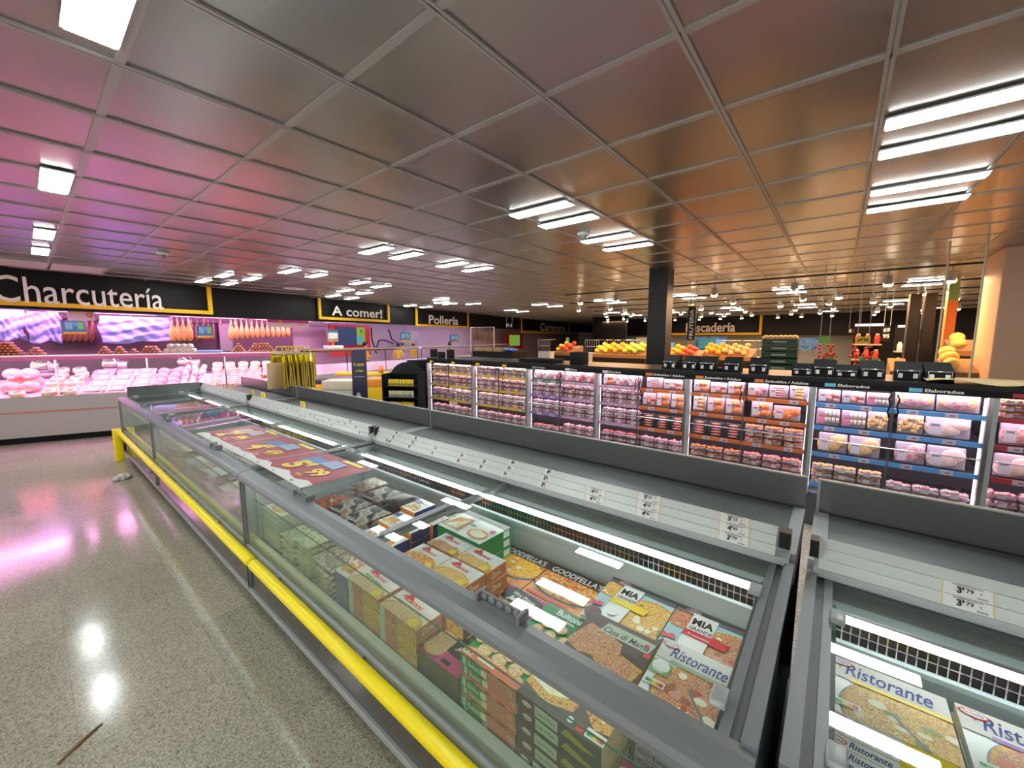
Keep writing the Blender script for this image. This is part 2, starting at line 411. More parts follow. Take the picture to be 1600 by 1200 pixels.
def sign(s, label, px0, px1, py0, py1, word, th=0.045, right_only=False, wscale=0.8, plane=(FA, FB)):
    """yellow frame (open at the top) with cream letters, lying on the fascia"""
    a = at_line(px0, py1, *plane); b_ = at_line(px1, py1, *plane)
    dirv = Vector((plane[1][0] - plane[0][0], plane[1][1] - plane[0][1], 0)).normalized(); nrm = Vector((dirv.y, -dirv.x, 0))
    rz = math.atan2(dirv.y, dirv.x)
    z0 = (a.z + b_.z) / 2; L = (Vector((b_.x, b_.y, 0)) - Vector((a.x, a.y, 0))).length
    t = thing('hanging_sign', label, 'sign', (a.x + nrm.x * 0.05, a.y + nrm.y * 0.05, z0), rz, 'yellow framed department signs')
    H = ZC - z0 - 0.02; w = th * 2.0
    mb = MB(); mb.box(0, L, -0.06, 0, 0, w, M_sign); mb.box(L - w, L, -0.06, 0, w, H, M_sign); mb.box(0, w, -0.06, 0, w, H, M_sign)
    mb.build('sign_frame', t)
    return t, L, H, w
def letters(t, word, x, z, h, w=None, bold=0.02):
    MB().text(word, (x, -0.07, z), (1, 0, 0), (0, 0, 1), h, M_gold, bold, w=w).build('lettering', t)
t, L, H, w = sign(0, 'big black and yellow sign reading Charcutería over the cured meats', -60, 329, 0, 484.5, '')
letters(t, 'Charcutería', L * .085, w - 0.03, 0.50, L * 0.645, 0.004)
t, L, H, w = sign(0, 'yellow framed sign reading A comer! right of the hanging hams', 496, 606, 0, 501.5, '')
letters(t, 'A comer!', L * 0.15, w + 0.06, 0.34, L * 0.72, 0.018)
t, L, H, w = sign(0, 'yellow framed sign reading Pollería over the poultry counter', 648, 730, 0, 511, '')
letters(t, 'Pollería', L * 0.2, w + 0.03, 0.42, L * 0.56)
t, L, H, w = sign(0, 'small far yellow framed sign reading Carnicería', 813, 888, 0, 521, '')
letters(t, 'Carnicería', L * 0.32, w + 0.1, 0.62, L * 0.56)
PF = ((-22, 28.55), (9, 28.55))
t, L, H, w = sign(0, 'farthest yellow framed sign reading Pescadería behind the pillar', 1046, 1190, 0, 523.5, '', th=0.07, plane=PF)
letters(t, 'Pescadería', L * 0.2, w + 0.06, 0.6, L * 0.54)
# ------------------------------------------------------------------ glass-fronted freezers
G_front = glass('front_pane_glass', (0.93, 0.97, 0.94), haze=0.075, haze_col=(0.45, 0.49, 0.44), refl=1.3)
G_lid = glass('lid_glass', (0.93, 0.96, 0.94), haze=0.012, haze_col=(0.5, 0.55, 0.5), refl=1.38)
G_inner = glass('inner_pane_glass', (0.93, 0.97, 0.94), refl=1.2)
M_led = emis('led_white', (0.95, 1.0, 1.0), 13.0)
M_led2 = emis('led_front', (0.95, 1.0, 0.98), 9.0)
M_liner = mat('freezer_liner', (0.55, 0.62, 0.64), 0.4)
M_sill = mat('pale_sill', (0.5, 0.58, 0.6), 0.35)
M_rib = mat('grey_ribbed', (0.14, 0.155, 0.155), 0.4)
M_board = mat('price_rail_white', (0.6, 0.64, 0.62), 0.3, spec=0.45)
M_card = mat('price_card', (0.74, 0.75, 0.72), 0.5)
M_cardy = mat('price_card_yellow', (0.9, 0.75, 0.02), 0.5)
M_cardline = mat('price_card_edge', (0.7, 0.5, 0.15), 0.5)
M_panel = mat('dark_panel', (0.20, 0.215, 0.21), 0.25, metal=0.6)
M_mirror = mat('polished_kick_panel', (0.26, 0.25, 0.25), 0.14, metal=0.9)

def price_strip(parent, x0, x1, cards):
    """three stepped white rails leaning back; returns the rail objects"""
    y0, z0, y1, z1 = 1.935, 1.032, 1.992, 1.142
    u = Vector((1, 0, 0)); v = Vector((0, y1 - y0, z1 - z0)); vl = v.length; v.normalize(); n_ = u.cross(v)
    for k in range(3):
        a = k / 3; b_ = k / 3 + .318
        p0 = Vector((0, y0 + (y1 - y0) * a, z0 + (z1 - z0) * a)); q0 = Vector((0, y0 + (y1 - y0) * b_, z0 + (z1 - z0) * b_))
        mb = MB(); prof = [p0 + n_ * 0.009, q0 + n_ * 0.001, q0 - n_ * 0.008, p0 - n_ * 0.008]
        mb.prism([(p.y, p.z) for p in prof], x0, x1, M_board)
        rail = mb.build('price_rail', parent)
        for (cx, price, row, big) in cards:
            if row != k: continue
            cw = 0.115 if big else 0.06; h = vl / 3 - 0.003
            o = Vector((cx - cw / 2, p0.y, p0.z)) + n_ * 0.0095 + v * 0.0015
            m2 = MB(); m2.add([o, o + u * cw, o + u * cw + v * h - n_ * 0.006, o + v * h - n_ * 0.006], [(0, 1, 2, 3)], M_card)
            o2 = o + n_ * 0.001
            if big:
                m2.add([o2 - u * .003, o2, o2 + v * h, o2 - u * .003 + v * h], [(0, 1, 2, 3)], M_cardline)
                m2.add([o2 + u * cw, o2 + u * (cw + .003), o2 + u * (cw + .003) + v * h, o2 + u * cw + v * h], [(0, 1, 2, 3)], M_cardline)
            fs_ = 1 if big else 0.75
            a_, b2 = price.split("'")
            m2.text(a_ + "'", o2 + u * cw * 0.28 + v * h * 0.2, u, v, h * 0.58, M_ink, 0.045)
            m2.text(b2, o2 + u * cw * 0.47 + v * h * 0.38, u, v, h * 0.36, M_ink, 0.02)
            m2.text('€', o2 + u * cw * 0.74 + v * h * 0.45, u, v, h * 0.2, M_ink)
            m2.add([o2 + u * cw * .68 + v * h * .08, o2 + u * cw * .9 + v * h * .08, o2 + u * cw * .9 + v * h * .22, o2 + u * cw * .68 + v * h * .22], [(0, 1, 2, 3)], mat('barcode_grey', (0.3, 0.3, 0.3), 0.6))
            m2.add([o2 + u * cw * .2 + v * h * .86, o2 + u * cw * .8 + v * h * .86, o2 + u * cw * .8 + v * h * .91, o2 + u * cw * .2 + v * h * .91], [(0, 1, 2, 3)], M_ink)
            m2.build('price_card', rail)

def handle(parent, x, y=0.955, z=1.0, L=0.2):
    mb = MB()
    mb.prism([(y - 0.004, z), (y + 0.045, z), (y + 0.045, z + 0.006), (y + 0.03, z + 0.034), (y + 0.02, z + 0.036), (y + 0.022, z + 0.01), (y - 0.004, z + 0.006)], x - L / 2, x + L / 2, M_grey)
    for k in range(5): mb.blob((x - L / 2 + L * (k + .5) / 5, y + 0.018, z + 0.022), (L / 11, 0.008, 0.014), M_grey, 2)
    mb.bevbox(x - L / 2 - 0.008, x - L / 2 + 0.006, y - 0.006, y + 0.05, z, z + 0.036, M_grey, 0.004)
    mb.bevbox(x + L / 2 - 0.006, x + L / 2 + 0.008, y - 0.006, y + 0.05, z, z + 0.036, M_grey, 0.004)
    return mb.build('handle', parent)

def clip_(parent, x, y, z): return MB().bevbox(x - 0.02, x + 0.02, y - 0.03, y + 0.03, z, z + 0.022, M_greyl, 0.005).build('lid_stop', parent)

BUMP = ['yellow bumper bar in front of the near freezer, lower centre', 'yellow bumper bar in the lower right corner', 'yellow bumper bar in front of the poster freezer', 'short yellow bumper bar running to the bollard']
def bumper(x0, x1, k):
    mb = MB(); r = 0.034; yy, zz = 0.842, 0.446
    L0 = x0 + (0.28 if k < 4 else .12); L1 = x1 + 0.265
    prof = [(r * math.sin(i * math.pi / 12), L0 + r * (1 - math.cos(i * math.pi / 12)) * .6) for i in range(1, 7)] + [(r * math.cos(i * math.pi / 12), L1 - r * .6 + r * math.sin(i * math.pi / 12) * .6) for i in range(0, 6)]
    mb.lathe([(a, b_) for a, b_ in prof], M_yellow, 20, (0, yy, zz), 'x')
    t = thing('bumper_rail', BUMP[k - 1], 'bumper rail', (0, 0, 0), 0, 'yellow bumper rails')
    mb.build('yellow_tube', t)
    for bx in (x0 + 0.6, (x0 + x1) / 2, x1 - 0.6): MB().box(bx - 0.03, bx + 0.03, yy, 0.899, zz - 0.02, zz + 0.02, M_grey).build('mounting_bracket', t)
def freezer(x0, x1, label, cards, lids=2, hands=(), yb=True, back=True, ends=(True, True), flat=False):
    t = thing('display_freezer', label, 'freezer', (0, 0, 0), 0, 'glass fronted display freezers')
    MB().box(x0 + 0.01, x1 - 0.01, 0.965, 2.6, 0, 0.1, M_blackm).build('plinth', t)
    MB().bevbox(x0 + 0.002, x1 - 0.002, 0.882, 0.97, 0.1, 0.137, M_greyl, 0.006).build('bottom_trim', t)
    MB().box(x0 + 0.03, x1 - 0.03, 0.9, 0.93, 0.137, 0.44, M_mirror).box(x0, x0 + 0.03, 0.888, 0.93, 0.137, 0.44, M_grey).build('front_panel', t)
    mb = MB(); mb.box(x0, x1, 0.885, 0.965, 0.44, 0.475, M_greyl); mb.box(x0, x1, 0.90, 0.912, 0.475, 0.49, M_steel); mb.box(x0, x1, 0.93, 0.965, 0.475, 0.50, M_sill)
    mb.build('sill_profile', t)
    mb = MB(); mb.box(x0 + 0.03, x1 - 0.02, 0.897, 0.900, 0.48, 0.94, G_front); mb.build('front_pane', t)
    zi = at(780, 1047, 'y', .948).z; MB().box(x0 + .05, x1 - .02, .946, .950, .50, zi, G_inner).box(x0 + .05, x1 - .02, .9455, .9505, zi, zi + .003, mat('glass_edge', (.02, .09, .06), .2)).build('inner_pane', t)
    mb = MB(); mb.box(x0, x0 + 0.032, 0.885, 0.96, 0.475, 0.95, M_grey); mb.box(x0 + 0.032, x0 + 0.05, 0.90, 0.96, 0.475, 0.95, M_greyl)
    mb.box(x0 + 0.012, x0 + 0.02, 0.883, 0.886, 0.14, 0.94, M_blackm); mb.build('corner_post', t)
    mb = MB(); mb.box(x1 - 0.02, x1, 0.885, 0.96, 0.475, 0.95, M_grey); mb.build('corner_post', t)
    # rounded top rail
    pr = [(0.98, 0.955), (0.905, 0.935), (0.885, 0.938), (0.874, 0.952), (0.873, 0.972), (0.882, 0.99), (0.90, 1.0), (0.95, 1.004), (0.985, 1.0), (0.985, 0.98)]
    MB().prism(pr, x0 + 0.001, x1 - 0.001, M_grey, False).build('top_rail', t)
    if yb: bumper(x0, x1, yb)
    # tank
    mb = MB(); mb.box(x0 + 0.02, x1 - 0.02, 0.93, 1.86, 0.3, 0.34, M_liner); mb.box(x0 + 0.02, x1 - 0.02, 1.80, 1.86, 0.34, 0.93, M_liner)
    mb.box(x0 + 0.02, x0 + 0.05, 0.965, 1.80, 0.34, 0.95, M_liner); mb.box(x1 - 0.05, x1 - 0.02, 0.965, 1.80, 0.34, 0.95, M_liner); mb.build('tank', t)
    # air grille, ledge and led bar at the back
    mb = MB(); mb.box(x0 + 0.05, x1 - 0.06, 1.792, 1.80, 0.855, 0.93, M_black)
    for k in range(int((x1 - x0 - 0.15) / 0.024)): xx = x0 + 0.07 + k * 0.024; mb.box(xx, xx + 0.0035, 1.784, 1.789, 0.855, 0.93, M_chrome)
    for zz in (0.857, 0.892, 0.925): mb.box(x0 + 0.05, x1 - 0.06, 1.785, 1.788, zz, zz + 0.004, M_chrome)
    mb.box(x0 + 0.05, x1 - 0.06, 1.77, 1.80, 0.838, 0.856, M_sill); mb.build('air_grille', t)
    mb = MB(); mb.box(x0 + 0.06, x1 - 0.08, 1.762, 1.774, 0.94, 0.949, M_led); mb.build('led_bar', t)
    MB().box(x0 + 0.06, x1 - 0.08, 0.962, 0.972, 0.928, 0.936, M_led2).build('front_led_bar', t)
    mb = MB(); mb.box(x0 + 0.03, x1 - 0.03, 1.80, 1.86, 0.93, 0.96, M_sill)
    for k in range(8): yy = 1.86 + k * 0.0115; mb.box(x0 + 0.03, x1 - 0.03, yy, yy + 0.0085, 0.93, 0.965, M_rib)
    mb.build('rear_track', t)
    # lid frames and lids
    xm = (x0 + x1) / 2
    mb = MB()
    for xe, sg in ((x0, 1), (x1, -1)):
        mb = MB(); q = lambda a, b: sorted((xe + sg * a, xe + sg * b))
        mb.box(*q(0, .035), 0.98, 1.95, 0.975, 1.012, M_grey); mb.box(*q(.035, .06), 0.985, 1.95, 0.96, 0.99, M_greyd)
        mb.box(*q(.06, .085), 0.985, 1.95, 0.965, 0.997, M_grey); mb.box(*q(.085, .098), 0.985, 1.80, 0.90, 0.972, M_greyd); mb.build('side_track', t)
    mb = MB(); mb.box(xm - 0.022, xm + 0.022, 0.985, 1.93, 0.965, 0.99, M_grey); mb.box(xm - 0.03, xm + 0.012, 1.02, 1.45, 0.99, 1.004, M_grey); mb.box(xm - 0.006, xm + 0.03, 1.4, 1.93, 0.99, 0.998, M_greyd)
    mb.build('centre_bar', t)
    for k in range(2):
        xa, xb = (x0 + 0.085, xm - 0.0) if k == 0 else (xm, x1 - 0.085)
        lid = MB().box(xa, xb, 0.99, 1.93, 0.993 + 0.004 * k, 0.996 + 0.004 * k, G_lid).build('sliding_lid', t)
        mb = MB(); mb.box(xa, xb, 1.715, 1.728, 0.997 + 0.004 * k, 1.001 + .004 * k, mat('lid_seal_grey', (0.12, 0.14, 0.14), 0.3)); mb.build('lid_edge', lid)
    for hx, L_ in hands: handle(t, hx, L=L_)
    for cx in (x0 + 0.10, x1 - 0.10):
        clip_(t, cx, 1.08, 0.998); clip_(t, cx, 1.66, 0.998)
    if back:
        mb = MB(); mb.prism([(1.93, 1.0), (1.99, 1.0), (1.99, 1.05), (1.935, 1.03)], x0 + 0.02, x1 - 0.02, M_greyl); mb.box(x0 + 0.06, x1 - 0.06, 1.95, 2.6, 0.93, 1.0, M_greyd); mb.build('rear_shelf', t)
        mb = MB(); mb.box(x0 + 0.06, x1 - 0.05, 2.0, 2.58, 1.0, 1.03, M_greyd); mb.box(x0, x0 + 0.06, 1.99, 2.58, 0.9, 1.035, M_greyl); mb.box(x1 - 0.05, x1, 1.99, 2.58, 0.9, 1.035, M_greyl); mb.build('top_shelf', t)
        mb = MB(); mb.box(x0 + 0.004, x1 - 0.004, 2.6, 2.62, 1.03, 1.20, M_panel); mb.box(x0 + 0.004, x1 - 0.004, 2.598, 2.624, 1.20, 1.206, M_greyl); mb.box(x0 + 0.004, x0 + 0.016, 2.592, 2.6, 1.03, 1.2, M_greyl)
        mb.build('rear_panel', t)
        mb = MB(); mb.box(x0 + .004, x1 - .004, 2.62, 2.66, 0.0, 1.03, M_greyd); mb.build('rear_cabinet', t)
        MB().box(x0 + 0.004, x0 + 0.034, 1.94, 2.0, 1.07, 1.14, M_black).build('strip_end', t); MB().box(x1 - 0.06, x1 - 0.02, 1.94, 2.0, 1.07, 1.14, M_black).build('strip_end', t)
        price_strip(t, x0 + 0.036, x1 - 0.07, cards)
    return t

def cardset(px_list, x0, y=1.96):
    out = []
    for (px, py, price, row, big) in px_list: out.append((at(px, py, 'y', y).x, price, row, big))
    return out
cC = cardset([(1147, 800, "5'25", 2, True), (1147, 822, "4'45", 1, True), (1147, 842, "3'79", 0, True), (1013, 770, "5'25", 2, True), (1013, 790, "4'45", 1, True), (1013, 808, "4'45", 0, True),
              (931, 768, "4'25", 1, True), (931, 785, "4'25", 0, True), (855, 733, "4'99", 2, False), (853, 748, "2'99", 1, False), (852, 762, "2'99", 0, False), (799, 718, "4'99", 2, False), (796, 732, "3'99", 1, False), (793, 745, "3'99", 0, False),
              (757, 722, "2'50", 1, False), (755, 735, "3'50", 0, False), (722, 712, "3'49", 1, False), (720, 724, "3'25", 0, False), (681, 700, "1'99", 1, False), (679, 711, "1'99", 0, False),
              (647, 680, "4'99", 2, False), (645, 692, "3'99", 1, False), (643, 702, "3'79", 0, False), (617, 672, "2'99", 2, False), (615, 683, "2'99", 1, False), (613, 693, "2'49", 0, False), (608, 691, "2'49", 0, False), (587, 666, "1'99", 2, False), (585, 675, "1'99", 1, False), (580, 684, "1'79", 0, False), (590, 686, "1'79", 0, False)], 0)
cB = []
for k in range(30):
    cB.append((-3.45 - 0.105 * k + R.uniform(-.02, .02), R.choice(["2'50", "1'99", "3'49", "2'25", "1'79"]), R.choice([0, 0, 1, 1, 2]) if k > 2 else k % 3, False))
cD = [(0.40, "3'79", 1, True), (0.40, "3'79", 0, True), (1.3, "3'79", 1, True)]
XC0, XC1 = -3.215, -0.075; XD0, XD1 = -0.035, 3.1; XB0, XB1 = -6.39, -3.225; XA0, XA1 = -8.85, -6.395
hC = [(at(772, 955, 'z', 1.0).x, 0.20)]
fC = freezer(XC0, XC1, 'display freezer full of pizza boxes, nearest on the left of the black gap', cC, hands=((at(778, 957, 'z', 1.0).x, 0.19), (at(468, 780, 'z', 1.0).x, 0.16)), yb=1)
fD = freezer(XD0, XD1, 'display freezer at the lower right corner holding white pizza boxes', cD, hands=((1.5, 0.2),), yb=2)
fB = freezer(XB0, XB1, 'display freezer with the dark red poster lying on its lids', cB, hands=((-4.1, 0.14), (-5.9, 0.14)), yb=3)
fA = freezer(XA0, XA1, 'short end display freezer beside the yellow floor bollard', [(XA0 + 0.3 + 0.12 * k, "2'50", k % 3, False) for k in range(17)], hands=((-7.3, 0.14),), yb=4)
# end panel of the run
tag(MB().box(-8.78, -8.74, 0.99, 1.93, 1.0, 1.16, M_panel).box(-8.80, -8.72, 0.99, 1.93, 0.965, 1.0, M_grey).build('end_panel', None), 'dark grey upright panel closing the far end of the freezer row', 'panel')
# small yellow promo cards standing on the price strips of B and A
for i, (px, py, w_) in enumerate([(474, 634, 0.11), (412, 620, 0.14), (395, 615, .10), (362, 607, 0.07), (350, 605, 0.07), (340, 603, 0.07)]):
    p = at(px, py, 'y', 2.0)
    mb = MB(); mb.box(-w_ / 2, w_ / 2, -0.002, 0.002, 0.0, 0.075, M_cardy); d = Decal(mb, (-w_ / 2, -0.0025, 0), (1, 0, 0), (0, 0, 1), w_, 0.075)
    d.rect(0.12, 0.1, 0.88, 0.42, mat('promo_orange', (0.85, 0.25, 0.03), 0.5)); d.text("2'50", 0.22, 0.5, 0.025, M_ink, 0.03)
    tag(mb.build('promo_card', None, (p.x, 1.995, 1.135)), f'small yellow promo card standing on the price strip, {ORD[i]} from the right', 'price card', 'yellow promo cards on the price strips')

# bollard, floor litter
mb = MB(); mb.bevbox(-0.13, -0.06, -0.05, 0.05, 0, 0.5, M_yellow, 0.008); mb.bevbox(-0.06, 0.03, -0.045, 0.05, 0.0, 0.5, M_yellow, 0.008)
mb.box(-0.131, -0.12, -0.052, -0.02, 0.19, 0.25, M_steel)
tag(mb.build('bollard', None, (-8.72, 0.82, 0)), 'yellow metal floor bollard at the left end of the freezer row', 'bollard')
mb = MB(); rb = random.Random(3)
for k in range(6): mb.blob((rb.uniform(-.07, .07), rb.uniform(-.06, .06), 0.03), (rb.uniform(.04, .08), rb.uniform(.04, .07), rb.uniform(.025, .045)), mat('crumpled_plastic', (0.6, 0.6, 0.6), 0.35, spec=0.6), 2, 0.22, rnd=rb)
tag(mb.build('crumpled_bag', None, (-7.55, 0.70, 0)), 'crumpled clear plastic bag lying on the floor by the bollard', 'bag')
mb = MB(); p = at(90, 1195, 'z', 0); q = at(160, 1131, 'z', 0)
mb.tube([(p.x, p.y, .004), ((p.x + q.x) / 2 - .004, (p.y + q.y) / 2, .005), (q.x, q.y, .004)], [0.006, 0.011, 0.004], mat('brown_card', (0.3, 0.17, 0.07), 0.8), 6)
tag(mb.build('cardboard_strip', None), 'torn brown cardboard strip on the floor at bottom left', 'litter')

# ------------------------------------------------------------------ printed food looks
F_cheese = food('print_cheese', [(0.78, 0.46, 0.05), (0.88, 0.66, 0.2), (0.58, 0.15, 0.02), (0.9, 0.74, 0.36)], 80)
F_ham = food('print_ham', [(0.62, 0.22, 0.07), (0.78, 0.38, 0.24), (0.36, 0.09, 0.03), (0.8, 0.54, 0.22)], 80)
F_mini = food('print_mini', [(0.75, 0.52, 0.24), (0.86, 0.70, 0.4), (0.58, 0.22, 0.1), (0.86, 0.74, 0.48)], 90)
F_gold = food('print_gold', [(0.86, 0.42, 0.03), (0.95, 0.6, 0.05), (0.75, 0.26, 0.01)], 50)
F_pep = food('print_pepperoni', [(0.85, 0.38, 0.08), (0.9, 0.55, 0.15), (0.62, 0.1, 0.03), (0.8, 0.3, 0.05)], 45)
F_crust = food('print_crust', [(0.6, 0.27, 0.04), (0.76, 0.44, 0.11), (0.36, 0.12, 0.02)], 60)
F_bread = food('print_bread', [(0.86, 0.62, 0.2), (0.9, 0.8, 0.6), (0.88, 0.86, 0.78), (0.8, 0.45, 0.1)], 14)
T_ham = mat('topping_ham', (.75, .33, .27), .4); T_red = mat('topping_red', (.6, .09, .04), .4); T_cream = mat('topping_cream', (.9, .82, .6), .4); T_red2 = mat('topping_brown', (.4, .14, .06), .4); T_org = mat('topping_orange', (.85, .45, .08), .4); T_grn = mat('topping_green', (.25, .3, .06), .4)
C_cream = mat('print_cream', (0.82, 0.74, 0.55), 0.35); C_wh = mat('print_white', (0.78, 0.78, 0.76), 0.3); C_grn = mat('print_green', (0.01, 0.25, 0.07), 0.35)
C_or = mat('print_orange', (0.85, 0.28, 0.03), 0.35); C_pk = mat('print_pink', (0.7, 0.06, 0.25), 0.35); C_mg = mat('print_magenta', (0.4, 0.01, 0.14), 0.35)
C_bl = mat('print_skyblue', (0.42, 0.6, 0.68), 0.3); C_db = mat('print_darkblue', (0.02, 0.04, 0.25), 0.35); C_rd = mat('print_red', (0.7, 0.03, 0.03), 0.35)
C_yl = mat('print_yellow', (0.9, 0.65, 0.02), 0.35); C_bk = mat('print_black', (0.02, 0.018, 0.018), 0.35); C_br = mat('print_brown', (0.09, 0.055, 0.045), 0.4)
C_tan = mat('print_tan', (0.55, 0.4, 0.2), 0.5); C_lil = mat('print_purple', (0.3, 0.12, 0.45), 0.4); C_coral = mat('print_coral', (0.78, 0.17, 0.09), 0.4)
C_lg = mat('print_leaf', (0.2, 0.42, 0.12), 0.4); C_gd = mat('print_grey', (0.22, 0.22, 0.22), 0.4); C_side = mat('print_salmon', (0.62, 0.2, 0.12), 0.45)
C_sage = mat('print_sage', (0.5, 0.55, 0.43), 0.4)
def pizza(d, cx, cy, r, f, slices=()):
    d.circ(cx, cy, r, F_crust, 36); d.circ(cx, cy, r * 0.9, f, 36, wob=0.015); topping(d, cx, cy, r * .8, f)
def topping(d, cx, cy, r, f, n=13):
    q = random.Random(int(cx * 97 + cy * 31 + r * 1000)); k0 = d.k
    for i in range(n):
        a = q.uniform(0, 6.28); rr = r * math.sqrt(q.random()); x, y = cx + rr * math.cos(a) / d.w, cy + rr * math.sin(a) / d.h
        c = q.choice([T_ham, T_red, T_cream, T_red2] if f in (F_ham, F_pep) else [T_cream, T_org, T_grn, T_cream])
        d.k = k0 + (i % 3); d.circ(x, y, r * q.uniform(.09, .2), c, 9, ry=r * q.uniform(.07, .15))
    d.k = k0 + 4
def nutri(d, x, y, w, h):
    d.rect(x, y, x + w, y + h, C_wh)
    for k, c in enumerate((C_grn, C_lg, C_yl, C_or, C_rd)): d.rect(x + w * (.08 + .17 * k), y + h * .2, x + w * (.08 + .17 * (k + 1)), y + h * .7, c)
def oval(d, cx, cy, r):
    d.circ(cx, cy, r, C_rd, 20, ry=r * .5); d.circ(cx, cy, r * .85, C_wh, 20, ry=r * .38)
    d.text('Dr.Oetker', cx, cy, r * .34, C_db, 0.02, w=r * 1.4, center=True); d.circ(cx - r * .2 / d.w * .3, cy - r * .8 / d.h, r * .16, C_rd, 3); 
def box_mb(w, d, h, top, side, front=None, right=None):
    return MB().box(0, w, 0, d, -h, 0, side, mtop=top, mfront=front or side, mright=right or side)
def TOP(mb, w, d): return Decal(mb, (0, 0, 0), (1, 0, 0), (0, 1, 0), w, d)
def FRONT(mb, w, h): return Decal(mb, (0, 0, -h), (1, 0, 0), (0, 0, 1), w, h)
def RIGHT(mb, w, d, h): return Decal(mb, (w, 0, -h), (0, 1, 0), (0, 0, 1), d, h)

def p_ristorante(w, d, h, band, f, gf=False):
    mb = box_mb(w, d, h, C_wh, C_wh); t = TOP(mb, w, d)
    t.circ(0.62, 0.2, w * .52, C_gd, 40); t.circ(0.62, 0.22, w * .50, F_crust, 40); t.circ(0.62, 0.22, w * .455, f, 40, wob=.02); topping(t, .62, .22, w * .42, f, 22)
    t.poly([(0.5, 0.34), (0.53, 0.34), (0.8, 0), (0.76, 0)], C_gd)
    t.rect(0, 0.62, 1, 1, mat('print_pearl', (0.66, 0.62, 0.58), 0.3)); t.poly([(.2, .6), (1, .6), (1, .66), (.2, .66)], band)
    t.text('Ristorante', 0.16, 0.70, 0.06 * (w / .28), C_db, 0.012, 0.25, w=w * .72)
    if gf: t.rect(0.0, 0.33, 0.26, 0.56, C_lg); t.circ(0.13, 0.47, .03, C_wh); t.text('GLUTEN', 0.03, 0.39, .012, C_wh, .02, w=.05); t.text('FREE', 0.06, 0.345, .012, C_wh, .02, w=.035)
    nutri(t, 0.02, 0.12, 0.26, 0.1); oval(t, 0.12, 0.9, w * .11)
    f_ = FRONT(mb, w, h); oval(f_, 0.12, 0.5, w * .085); f_.text('Ristorante', 0.22, 0.25, h * .6, C_db, 0.01, 0.25, w=w * .33); f_.rect(0.6, 0, 1, 1, band)
    r_ = RIGHT(mb, w, d, h); r_.text('Ristorante', 0.1, 0.25, h * .6, C_db, .01, .25, w=d * .4); r_.rect(0.6, 0, 1, 1, band)
    return mb
def p_mia(w, d, h, col, f):
    mb = box_mb(w, d, h, C_bl, C_bl); t = TOP(mb, w, d)
    pizza(t, 0.78, 0.42, w * .42, f); pizza(t, 0.12, 0.72, w * .2, f)
    t.rect(0, 0.86, 1, 1, mat('print_slate', (0.16, 0.16, 0.17), .35)); oval(t, 0.22, 0.93, w * .12)
    t.poly([(.2, .06), (.5, .06), (.55, .9), (.24, .9)], C_wh); t.text('MIA', 0.26, 0.68, w * .15, C_bk, .04, w=w * .26); t.text('GRANDE', 0.25, 0.58, w * .07, C_bk, .02, w=w * .28)
    t.poly([(.2, .44), (.72, .44), (.75, .56), (.22, .56)], col); t.text('4 Formaggi' if col is C_yl else 'Prosciutto', 0.27, .47, w * .045, C_wh, .01)
    for x, y in ((.03, .3), (.12, .32)): t.circ(x, y, w * .05, C_rd)
    t.circ(0.13, 0.12, w * .12, mat('print_maroon', (.12, .03, .03), .4)); nutri(t, .8, .02, .2, .09); t.circ(.35, .25, w * .07, C_wh)
    FRONT(mb, w, h).rect(0, 0, 1, 1, C_cream); f_ = FRONT(mb, w, h); f_.rect(0, .8, 1, 1, C_rd); return mb
def p_good(w, d, h, f, word, band):
    mb = box_mb(w, d, h, C_or, C_or, right=C_br); t = TOP(mb, w, d)
    t.circ(0.5, 0.50, w * .56, C_bk, 40, ry=d * .36); t.circ(0.5, 0.52, w * .54, F_crust, 40, ry=d * .335); t.circ(0.5, 0.53, w * .5, f, 40, ry=d * .30); topping(t, .5, .5, w * .26, f, 14)
    t.rect(0, .76, 1, 1, C_bk); t.text("GOODFELLA'S", .06, .79, d * .15, C_wh, .01, w=w * .88); t.text('TAKEAWAY CLASSIC', .1, .14, d * .05, C_bk, .02, w=w * .75)
    t.rect(.05, .04, .75, .11, band); t.poly([(.49, .25), (.51, .25), (.53, .8), (.5, .8)], C_or); return mb
def p_picc(w, d, h, banded):
    mb = box_mb(w, d, h, C_grn, C_grn); t = TOP(mb, w, d)
    for (x, y) in ((.12, .12), (.38, .1), (.64, .12), (.9, .12), (.25, .33), (.52, .32), (.8, .34), (.08, .54), (.34, .52), (.62, .53), (.92, .5)): t.circ(x, y, w * .115, F_crust, 20); t.circ(x, y, w * .1, F_mini, 20)
    if banded:
        t.rect(0, 0, 1, .18, C_coral); nutri(t, .02, .04, .16, .11); t.rect(.28, .06, .58, .13, C_cream)
    else: t.text('Buitoni', .32, .78, d * .15, C_wh, .03, w=w * .5); t.text('piccolinis', .34, .67, d * .09, C_wh, .02, w=w * .42)
    f_ = FRONT(mb, w, h); f_.rect(0.45, 0, 1, 1, C_side); f_.rect(.05, .1, .12, .9, C_sage); f_.text('Buitoni', .16, .25, h * .5, C_cream, .01, w=w * .22); f_.rect(.4, .2, .5, .8, C_cream); f_.text('12', .88, .3, h * .4, C_cream); return mb
